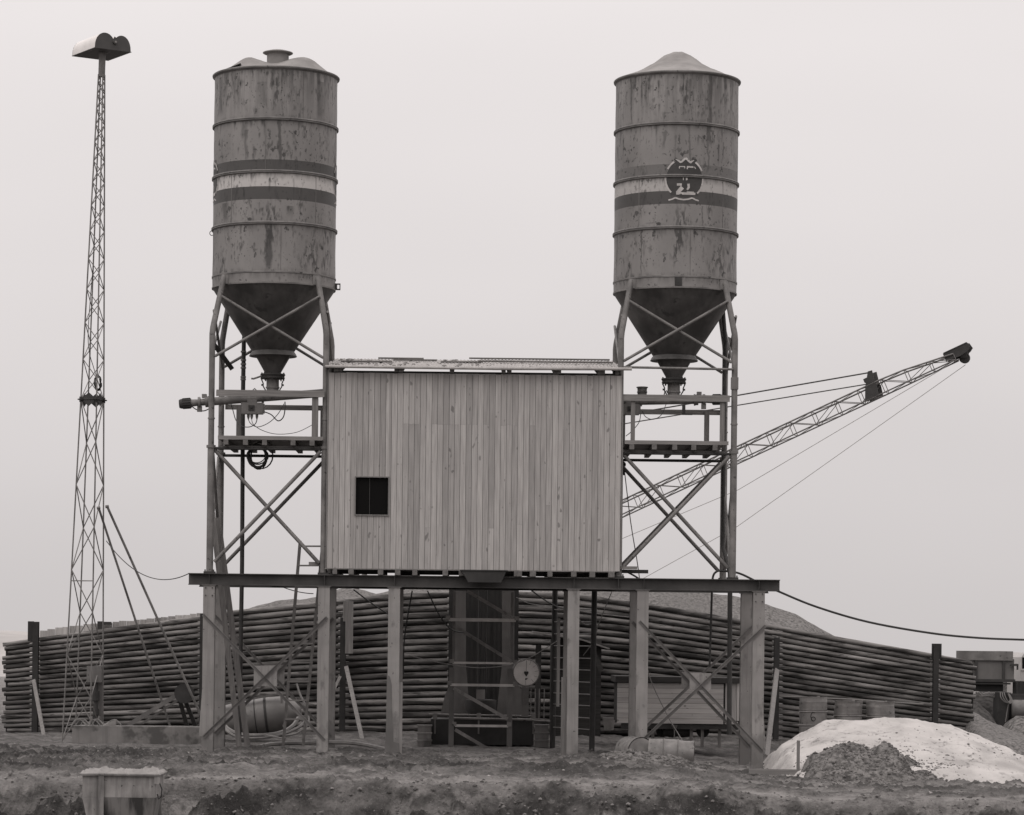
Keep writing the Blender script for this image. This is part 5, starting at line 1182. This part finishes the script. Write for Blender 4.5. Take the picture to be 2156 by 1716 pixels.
# ================================================================== DRUMS, TANK, WAGON, BUCKET
def drum_prof(h, r=.292, dent=0):
    p = [(0, .012), (r-.02, .012), (r-.01, 0), (r+.004, .003), (r+.004, .015), (r, .02)]
    z = .05
    for k in range(7): p += [(r, z), (r+.006, z+.014), (r, z+.028)]; z += .030
    p += [(r, h*.315), (r+.018, h*.33), (r, h*.345), (r, h*.63), (r+.018, h*.645), (r, h*.66)]
    z = h*.68
    for k in range(7): p += [(r, z), (r+.006, z+.014), (r, z+.028)]; z += .030
    p += [(r, h-.02), (r+.004, h-.015), (r+.004, h), (r-.01, h), (r-.02, h-.014), (0, h-.014)]
    return p
def drum(label, c, ax, h=.90, r=.292, dent=0, mat='drum', grp='oil drums'):
    t = thing('oil_drum', label, 'drum', tuple(c), grp)
    mb = MB(); mb.lathe(c, drum_prof(h, r)[2:-3], 40, ax)
    if dent:
        for v in mb.v:
            z_ = (v-c).dot(ax)
            n_ = noise.noise(Vector((v.x*1.7+dent*5, v.y*1.7, v.z*1.9)))*.05+noise.noise(Vector((v.x*5+dent*5, v.y*5, v.z*4)))*.02
            d_ = (v-c)-ax*z_; l = d_.length
            if l > .1: v += d_/l*n_*min(1, z_*2)
    mb.build('barrel', M[mat], t)
    mb = MB(); mb.lathe(c+ax*(h-.016), [(0, 0), (r-.015, 0), (r-.015, .006), (0, .006)], 40, ax); o = c+ax*(h-.008); s_ = ax.orthogonal().normalized(); mb.tube(o+s_*.18, o+s_*.18+ax*.02, .035, n=12); mb.build('lid', M['drum_lid'], t)
    mb = MB(); mb.lathe(c+ax*.006, [(0, 0), (r-.015, 0), (r-.015, .006), (0, .006)], 40, ax); mb.build('bottom', M['drum'], t)
    return t
YB = 4.2
sb = .0107
def dbase(u, v): p = P(u, v, YB); return p
for u, v, lab, dn in ((1712.5, 1467, 'upright ribbed drum marked with a 6, left of the three behind the sand heap', 0), (1787, 1475, 'dented middle drum of the three standing behind the sand heap', 1.3), (1857, 1477, 'dented right drum of the three standing behind the sand heap', 2.7)):
    p = P(u, v, YB); d_ = drum(lab, V(p.x, YB, p.z-.95), (Z if not dn else V(rnd.uniform(-.04, .04), 0, 1).normalized()), .95, .308, dn)
    if not dn:
        mb = MB(); s_ = []
        for a in range(60, 271, 15): s_.append((.055*math.cos(R(a))+.0, .09*math.sin(R(a))+.02))
        ring = [(.045*math.cos(R(a)), .045*math.sin(R(a))-.035) for a in range(0, 361, 24)]
        def onb(x, z): aa = (x-.03)/.308; return V(p.x+.313*math.sin(aa), YB-.313*math.cos(aa), p.z-.455+z)
        mb.path([onb(*q_) for q_ in s_], .009, 5); mb.path([onb(*q_) for q_ in ring], .009, 5); mb.build('painted_numeral', M['mark'], d_)
drum('lying drum seen on its round end in the low spoil heap', P(1348, 1581, -.15)+V(-.22, .75, -.02), V(.28, -1, .02).normalized(), .88, .292, .0)
drum('rusty lying drum seen from its side in front of the wagon', P(1366, 1585, -.55)+V(.0, .12, 0), V(1, -.10, -.03).normalized(), .95, .292, .4)
# cement tank lying on the ground behind the ladder
tk = thing('tipped_tank', 'large pale tank lying on its side behind the ladder and hoses', 'tank', tuple(P(550, 1545, 6)))
a, b = P(446, 1519, 6.3), P(634, 1498, 6.3); ax = (b-a).normalized(); L_ = (b-a).length
mb = MB(); mb.lathe(a, [(0, 0), (.28, .01), (.32, .1), (.37, .6), (.41, 1.1), (.42, L_*.62), (.40, L_*.84), (.26, L_*.95), (.18, L_), (0, L_)], 40, ax); mb.build('shell', M['tank'], tk)
mb = MB(); mb.lathe(a, [(.421, L_*.60), (.437, L_*.602), (.437, L_*.625), (.421, L_*.627)], 40, ax); mb.lathe(a, [(.40, 1.02), (.412, 1.022), (.412, 1.045), (.40, 1.047)], 40, ax); mb.each('band', M['steel_dark'], tk)
mb = MB(); mb.bar(P(462, 1484, 6.0), P(592, 1460, 6.0), .09, .045); mb.bar(P(592, 1460, 6.0), P(597, 1530, 6.0), .05, .05, V(0, 1, 0)); mb.bar(P(598, 1467, 6.1), P(640, 1522, 6.1), .05, .06, V(0, 1, 0)); mb.each('frame', M['steel_grey'], tk)
# hoses and scraps in the left bay
def hose(label, pts, r): return cable(label, pts, r, 'hose', 6, 'hose')
hose('thick hose lying across the left bay on the ground', [P(535, 1577, 1.4), P(570, 1567, 1.8), P(640, 1564, 2.0), P(720, 1563, 2.0), P(770, 1568, 1.6), P(822, 1580, .8)], .045)
hose('curved pale hose in front of the lying tank', [P(472, 1527, 4.6), P(484, 1538, 4.4), P(510, 1547, 4.2), P(555, 1548, 4.1), P(590, 1543, 4.4), P(615, 1530, 4.8), P(628, 1512, 5.2)], .05)
hose('second curved hose under the lying tank', [P(474, 1536, 4.2), P(500, 1552, 3.9), P(548, 1554, 3.8), P(592, 1547, 4.1), P(628, 1532, 4.6), P(642, 1520, 4.9)], .035)
hose('thin hose bent round the right end of the lying tank', [P(560, 1550, 4.0), P(610, 1548, 4.2), P(634, 1538, 4.6), P(650, 1520, 5), P(645, 1490, 5.2), P(632, 1462, 5.4), P(625, 1440, 5.6)], .025)
hose('pale pipe lying on the ground behind the second post', [P(690, 1578, .6), P(740, 1583, .5), P(790, 1587, .4)], .04)
for lab, it in (('broken plank lying at the foot of the leaning planks', (535, 1572, 566, 1586, 1.0)), ('dark splintered board at the foot of the leaning planks', (512, 1578, 545, 1576, 1.2)), ('pale flat board lying near the second post', (560, 1548, 600, 1556, 3.6)), ('small pale slab lying in front of the second post', (664, 1598, 690, 1598, -2.3))):
    mb = MB(); mb.bar(P(it[0], it[1], it[4]), P(it[2], it[3], it[4]-.2), .12, .03); tag(mb.build('scrap_board', M['timber_x']), lab, 'board')
# rail of the wagon-like bin
wg = thing('timber_wagon', 'low board-sided wagon with dark roof standing in the right trestle bay', 'wagon', tuple(P(1460, 1548, 6)))
YG = 5.6; a, b = P(1300, 1437, YG), P(1563, 1525, YG); mb = MB(); nb = 8; h_ = (a.z-b.z)/nb
for k in range(nb): mb.box((a.x, YG, b.z+h_*k), (P(1524, 1400, YG).x, YG+.03, b.z+h_*(k+1)-.006))
mb.build('side_boards', M['plank_h'], wg)
mb = MB(); x0 = P(1528, 1400, YG).x; nn = 3
for k in range(nn): w_ = (b.x-x0)/nn; mb.box((x0+w_*k, YG+.01, P(0, 1500, YG).z), (x0+w_*(k+1)-.008, YG+.04, a.z+.02))
mb.box((x0, YG+.005, b.z), (b.x-.1, YG+.035, P(0, 1502, YG).z)); mb.build('end_boards', M['fence'], wg)
mb = MB(); mb.box((a.x+.02, YG+.041, b.z+.02), (b.x-.02, YG+2.0, a.z)); mb.build('body', M['timber_dark'], wg)
mb = MB(); mb.prism([(a.x-.05, a.z+.01), (a.x-.05, a.z+.15), (b.x+.05, a.z+.13), (b.x+.10, a.z+.10), (b.x-.1, a.z+.01)], V(0, YG-.08, 0), V(1, 0, 0), V(0, 0, 1), V(0, 2.2, 0)); mb.build('roof', M['timber_dark'], wg)
mb = MB(); mb.box((a.x+.1, YG+.05, b.z-.13), (b.x-.1, YG+.15, b.z-.005)); mb.build('chassis', M['steel_dark'], wg)
for u in (1374, 1455, 1478, 1514):
    mb = MB(); c = P(u, 1540, YG+.3); mb.box((c.x-.035, YG+.16, .0), (c.x+.035, YG+.24, b.z-.01)); mb.build('leg', M['timber_z'], wg)
for u in (1395, 1480):
    mb = MB(); c = P(u, 1539, YG+.5); mb.tube(c, c+V(0, .10, 0), .15, n=24); mb.build('wheel', M['rubber'], wg)
mb = MB(); c = P(1395, 1540, YG+.45); mb.tube(c, P(1455, 1540, YG+.45), .12, n=20); mb.build('axle_drum', M['steel_dark'], wg)
mb = MB(); mb.lathe(P(1420, 1527, YG-.1), [(.08, .0), (.05, -.06), (.012, -.10), (.012, -.30)], 14); mb.build('coupling', M['steel_leg'], wg)
bk = thing('bucket', 'small pale bucket standing against the log wall left of the fifth post', 'bucket', tuple(P(1282, 1537, 9.4)))
c = P(1282, 1537, 9.4); mb = MB(); mb.lathe(c, [(0, .0), (.11, .0), (.16, .29), (.165, .30), (.15, .295), (.10, .01)], 24); mb.build('pail', M['drum_lid'], bk)
mb = MB(); mb.path([c+V(.15*math.cos(R(q_)), -.02-.1*math.sin(R(q_)), .28-.08*math.sin(R(q_))) for q_ in range(0, 181, 15)], .006, 5); mb.build('handle', M['steel_dark'], bk)
# set-out board and stake by the sand heap
sb_ = thing('profile_board', 'low horizontal board on stakes in front of the sand heap', 'board', tuple(P(1635, 1630, -4.2)))
mb = MB(); a, b = P(1577, 1619, -4.2), P(1694, 1631.5, -4.2); mb.box((a.x, -4.2, b.z), (b.x, -4.17, a.z)); mb.build('board', M['timber_x'], sb_)
for u, v0 in ((1681, 1559), (1583, 1612), (1683+5, 1622)):
    mb = MB(); p = P(u, v0, -4.14); mb.box((p.x-.03, -4.165, -.6), (p.x+.03, -4.12, p.z)); mb.build('stake', M['timber_z'], sb_)

# ================================================================== CONCRETE SKIP IN THE PIT
YS = -15.6
sk_ = thing('concrete_skip', 'pale concrete skip caked along its rim standing in the pit at the lower left', 'concrete skip', tuple(P(250, 1760, YS)))
tl, tr_ = P(174, 1630, YS), P(332, 1641, YS); bl = P(172, 1670, YS); ml, mr_ = P(173, 1671, YS), P(322, 1676, YS)
xa, xb = tl.x, P(328, 1640, YS).x; dp = 1.15; zt = tl.z-.02; zm = zt-.34; zb = zm-.75
mb = MB(); mb.add([V(xa, YS, zm), V(xb, YS, zm), V(xb, YS, zt), V(xa, YS, zt), V(xa, YS+dp, zm), V(xb, YS+dp, zm), V(xb, YS+dp, zt), V(xa, YS+dp, zt)], [(0, 1, 2, 3), (5, 4, 7, 6), (4, 0, 3, 7), (1, 5, 6, 2)]); mb.build('upper_box', M['skip'], sk_)
mb = MB(); i_ = .13; mb.add([V(xa, YS, zm-.002), V(xb, YS, zm-.002), V(xb-i_, YS+i_, zb), V(xa+i_, YS+i_, zb), V(xa, YS+dp, zm-.002), V(xb, YS+dp, zm-.002), V(xb-i_, YS+dp-i_, zb), V(xa+i_, YS+dp-i_, zb)], [(3, 2, 1, 0), (6, 7, 4, 5), (7, 3, 0, 4), (2, 6, 5, 1), (7, 6, 2, 3)]); mb.build('lower_hopper', M['skip_low'], sk_)
mb = MB(); mb.box((xa-.05, YS-.04, zt), (xb+.05, YS+.02, zt+.035)); mb.box((xa-.05, YS+dp-.02, zt), (xb+.05, YS+dp+.04, zt+.035)); mb.box((xa-.05, YS+.0202, zt), (xa+.02, YS+dp-.0202, zt+.035)); mb.box((xb-.02, YS+.0202, zt), (xb+.05, YS+dp-.0202, zt+.035)); mb.box((xb-.02, YS-.03, zt-.12), (xb+.07, YS-.005, zt-.002)); mb.build('rim', M['skip'], sk_)
mb = MB(); vs = []
for j in range(12):
    for i in range(60):
        x = xa-.06+(xb-xa+.12)*i/59; y = YS-.05+(dp+.1)*j/11; e_ = min(1, min(i, 59-i)/2, min(j, 11-j)/1.5); vs.append(V(x, y, zt+.02+(.02+.10*abs(fr(x, y, 4, 6, 6)))*e_))
mb.add(vs, [(j*60+i, j*60+i+1, (j+1)*60+i+1, (j+1)*60+i) for j in range(11) for i in range(59)], True); mb.build('caked_concrete', M['dust'], sk_)
for x, wd in ((xa+.255, .085),):
    mb = MB()
    if wd > .05: mb.box((x, YS-.035, zm-.05), (x+wd, YS-.003, zt-.002))
    mb.box((x, YS-.035, -2.3), (x+wd, YS-.003, zm-.0502)); mb.build('leg', M['skip'], sk_)
for x in (xa+.03, xb-.07):
    mb = MB(); mb.box((x, YS+dp-.05, -2.3), (x+.05, YS+dp-.0, zm)); mb.build('leg', M['skip'], sk_)
for x, s_, w_ in ((xa, 1, .25),):
    mb = MB(); mb.prism([(x, zm-.003), (x+s_*w_, zm-.003), (x+s_*w_, zb+.2), (x+s_*min(w_, .16), zb)], V(0, YS-.012, 0), V(1, 0, 0), V(0, 0, 1), V(0, .010, 0)); mb.build('corner_plate', M['skip'], sk_)
mb = MB(); mb.path([V(xb+.06, YS-.02, zt-.10), V(xb+.10, YS-.02, zt-.2), V(xb+.09, YS-.02, zt-.32), V(xb+.05, YS-.02, zt-.36), V(xb+.03, YS-.02, zt-.28)], .012, 6); mb.build('shackle', M['steel_dark'], sk_)

# ================================================================== TRUCKS AT THE RIGHT EDGE
YT = 17.0
ht = thing('hopper_trailer', 'raised grey box trailer standing behind the right end of the log wall', 'trailer', tuple(P(2075, 1500, YT)))
a, b = P(2058-25, 1385, YT), P(2135, 1430, YT)
a0 = P(1960, 1392, YT); mb = MB(); mb.box((a0.x, YT, P(2100, 1431, YT).z), (b.x, YT+2.2, P(2075, 1387, YT).z)); mb.build('body', M['truck'], ht)
mb = MB(); c, d = P(2014, 1370, YT-.06), P(2133, 1387, YT-.06); mb.box((c.x, YT-.06, d.z-.05), (d.x, YT-.001, c.z)); mb.box((d.x-.05, YT+.0, d.z+.03), (d.x, YT+2.2, c.z)); mb.build('side_board', M['steel_leg'], ht)
mb = MB()
for u in (2056, 2114): p = P(u, 1400, YT-.05); mb.box((p.x-.04, YT-.05, P(2100, 1431, YT).z), (p.x+.03, YT-.002, P(u, 1389, YT).z))
mb.box((c.x-.2, YT-.08, P(2100, 1436, YT).z), (b.x+.02, YT-.003, P(2100, 1430, YT).z)); mb.box((c.x-.2, YT-.05, P(2100, 1441, YT).z), (b.x-.1, YT-.003, P(2100, 1437.5, YT).z)); mb.build('rib', M['steel_dark'], ht)
mb = MB(); p = P(2136, 1400, YT-.1); mb.obox(p, V(.10, 0, 0), V(0, .05, 0), V(0, 0, .03)); mb.obox(p+V(.08, 0, -.07), V(.02, 0, 0), V(0, .03, 0), V(0, 0, .06)); mb.build('tail_hook', M['steel_dark'], ht)
mb = MB(); a, b = P(2058, 1432, YT+.1), P(2112, 1456, YT+.1); mb.box((a.x-.6, YT+.1, b.z), (b.x, YT+1.6, a.z)); mb.build('chassis', M['pile'], ht)
mb = MB(); a, b = P(2103, 1458, YT-1), P(2124, 1515, YT-1); mb.prism([(a.x, a.z), (b.x+.05, a.z), (b.x-.05, b.z-.3), (a.x-.02, b.z-.3)], V(0, YT-1, 0), V(1, 0, 0), V(0, 0, 1), V(0, .8, 0)); mb.build('pedestal', M['pile'], ht)
mb = MB()
for k in range(3): mb.path(spline([P(2106+k*4, 1458, YT-1.1), P(2108+k*5, 1470, YT-1.15), P(2118+k*4, 1479+k, YT-1.15), P(2127+k*2, 1474, YT-1.1), P(2122+k, 1460, YT-1.05)], 4), .014, 5)
mb.path(spline([P(2124, 1476, YT-1.1), P(2120, 1500, YT-1.1), P(2117, 1520, YT-1.1)], 3), .014, 5); mb.build('air_hose', M['hose'], ht)
mb = MB()
for k in range(5): mb.path(spline([P(2055+k*6, 1457+k, YT-.4), P(2063+k*5, 1466-k*2, YT-.4), P(2072+k*5, 1464+k, YT-.4), P(2084+k*4, 1458, YT-.4)], 3), .03, 5)
mb.build('pipework', M['steel_grey'], ht)
pt = thing('conveyor_chassis', 'dark perforated beam and round air tank of a machine at the right edge', 'machine', tuple(P(2140, 1515, YT)))
mb = MB(); a, b = P(2124, 1457, YT-.5), P(2300, 1477, YT-.5); mb.box((a.x, YT-.5, b.z-.05), (b.x, YT+.6, a.z-.05)); 
for k in range(60): mb.box((a.x+.05+k*.06, YT-.512, b.z-.02), (a.x+.075+k*.06, YT-.5005, b.z+.03)); mb.box((a.x+.05+k*.06, YT-.512, a.z-.11), (a.x+.075+k*.06, YT-.5005, a.z-.07))
mb.build('chassis_beam', M['steel_dark'], pt)
mb = MB(); a = P(2131, 1494, YT-.6); mb.lathe(a, [(0, 0), (.22, .0), (.26, .02), (.265, .05), (.265, .75), (.25, .80), (0, .8)], 32, V(.93, -.3, 0).normalized()); mb.build('air_tank', M['steel_leg'], pt)
mb = MB(); a, b = P(2112, 1480, YT+1), P(2300, 1530, YT+1); mb.box((a.x, YT+.9, b.z-.3), (b.x, YT+1.4, a.z)); mb.build('rear_frame', M['pile'], pt)
mb = MB()
for k in range(12): p = P(2141, 1440, YT-.3); mb.box((p.x+k*.10-.02, YT-.3, P(2150, 1458, YT).z-.1), (p.x+k*.10+.04, YT+.2, P(2150, 1434, YT).z))
mb.box((P(2139, 1400, YT).x, YT-.29, P(2150, 1458, YT).z-.08), (P(2300, 1400, YT).x, YT+.19, P(2150, 1437, YT).z)); mb.build('radiator', M['pile'], pt)
tb = thing('truck', 'pale truck cab cut by the right edge of the photo', 'truck', tuple(P(2200, 1480, YT+3)))
Yc = YT+2.4
a = P(2148.5, 1395, Yc); zt_, zb2 = P(2156, 1374, Yc).z, P(2156, 1440, Yc).z; x1 = a.x+2.6; wx0, wz0, wz1 = P(2152, 1400, Yc).x, P(2156, 1408, Yc).z, P(2156, 1384, Yc).z
mb = MB(); mb.prism([(a.x, zb2-.6), (a.x, wz0), (a.x+.02, wz1), (a.x+.12, zt_), (x1, zt_), (x1, zb2-.6)], V(0, Yc, 0), V(1, 0, 0), V(0, 0, 1), V(0, 2.0, 0)); mb.build('cab', M['truck_pale'], tb)
mb = MB(); mb.box((wx0, Yc-.012, wz0), (wx0+.9, Yc-.002, wz1)); mb.box((a.x+.2, Yc-.01, wz0-.6), (a.x+.215, Yc-.001, wz0-.1)); mb.build('side_window', M['glass'], tb)
mb = MB(); mb.box((wx0-.04, Yc-.03, wz0-.05), (wx0+.95, Yc-.001, wz0-.001)); mb.build('window_sill', M['truck_pale'], tb)
for xo in (.5, 2.0):
    mb = MB(); c = V(a.x+xo, Yc-.05, .5); mb.tube(c, c+V(0, .3, 0), .5, n=32); mb.build('wheel', M['rubber'], tb)
tag((lambda mb: (mb.box((P(2134, 1400, 24).x, 24, 0), (P(2200, 1400, 24).x, 25, P(2140, 1399, 24).z)), mb.build('shrub_bank', M['clods']))[1])(MB()), 'dark low bank seen between the trailer and the truck cab', 'bank') if False else None

# ================================================================== LOOSE STONES AND CLODS
mb = MB()
ico = [V(0, 0, 1)]+[V(math.cos(R(a))*.9, math.sin(R(a))*.9, .35) for a in range(0, 360, 72)]+[V(math.cos(R(a+36))*.9, math.sin(R(a+36))*.9, -.4) for a in range(0, 360, 72)]
icf = [(0, i+1, (i+1) % 5+1) for i in range(5)]+[(i+1, i+6, (i+1) % 5+1) for i in range(5)]+[((i+1) % 5+1, i+6, (i+1) % 5+6) for i in range(5)]
def stones(n, x0, x1, y0, y1, s0, s1, hf=None, pw=2.2):
    mb = MB()
    for i in range(n):
        x, y = rnd.uniform(x0, x1), rnd.uniform(y0, y1); s = s0*(s1/s0)**(rnd.random()**pw)
        z = hf(x, y) if hf else gh(x, y); sx, sy, sz = s*rnd.uniform(.7, 1.4), s*rnd.uniform(.7, 1.3), s*rnd.uniform(.5, 1.0)
        if hf and z < gh(x, y, False)-.02: continue
        c, t = math.cos(i), math.sin(i)
        n0 = len(mb.v)
        for v in ico: k = rnd.uniform(.75, 1.2); mb.v.append(V(x+(v.x*c-v.y*t)*sx*k, y+(v.x*t+v.y*c)*sy*k, z+v.z*sz*k))
        for f in icf: mb.f.append([q+n0 for q in f]); mb.sm.append(False)
    return mb
m = MG('stone', .95, 0, .1); m.base(.22); m.tone(.3, 1.7); M['stone'] = m.done()
m = MG('clod', .95, 0, .1); m.base(.115); m.tone(.4, 1.5); m.bump(m.noise(30, lo=0, hi=1), .6, .02); M['clod'] = m.done()
tag(stones(1200, -12, 13, -14.5, 3, .008, .035).build('loose_stones', M['stone']), 'small loose stones scattered over the ground of the site', 'stones', None, 'stuff')
tag(stones(9000, -12, 13, -15.5, -12.3, .008, .05, None, 2.6).build('earth_clods', M['clod']), 'lumpy clods of earth on the face of the pit', 'clods', None, 'stuff')
tag(stones(4000, -12, 13, -13.2, 1, .008, .045, None, 2.6).build('earth_clods', M['clod']), 'scattered small earth clods on the trodden ground', 'clods', None, 'stuff')

for nm_, key, cnt, a_, b_ in (('earth_clods', 'dark clod heap dumped on the front of the pale sand', 6000, .006, .045), ('earth_clods', 'low crumbly spoil heap against the lying drums', 1500, .010, .05)):
    hz, hx0, hx1, hy0, hy1 = HF[key]
    tag(stones(cnt, hx0+.15, hx1-.15, hy0+.1, (hy0+hy1)/2+.2, a_, b_, hz, 2.6).build(nm_, M['clod']), 'crumbs of earth lying on the '+key.split(' ag')[0].split(' dum')[0], 'clods', None, 'stuff')
hz, hx0, hx1, hy0, hy1 = HF['long pale sand heap in front of the three standing drums']
tag(stones(420, hx0+.4, hx1-.4, hy0+.3, (hy0+hy1)/2+.3, .006, .035, hz, 2.8).build('earth_clods', M['clod']), 'dark crumbs of earth sprinkled on the pale sand heap', 'clods', None, 'stuff')

# crumbs that rolled off the dark heap over sand and ground
mb = MB(); hzd = HF['dark clod heap dumped on the front of the pale sand'][0]; cxh, cyh = P(1800, 1600, -4.6).x, -5.0
for i in range(2600):
    a, r_ = rnd.uniform(0, 2*math.pi), abs(rnd.gauss(1.0, .28)); x, y = cxh+math.cos(a)*r_*1.45, cyh+math.sin(a)*r_*1.3
    z = max(gh(x, y), hz(x, y) if hx0 < x < hx1 and hy0 < y < hy1 else -9); q = rnd.uniform(.006, .028)
    n0 = len(mb.v)
    for v in ico: mb.v.append(V(x+v.x*q*rnd.uniform(.8, 1.3), y+v.y*q, z+v.z*q*.8))
    for f in icf: mb.f.append([k+n0 for k in f]); mb.sm.append(False)
tag(mb.build('earth_clods', M['clod']), 'crumbs spilled round the foot of the dark clod heap', 'clods', None, 'stuff')
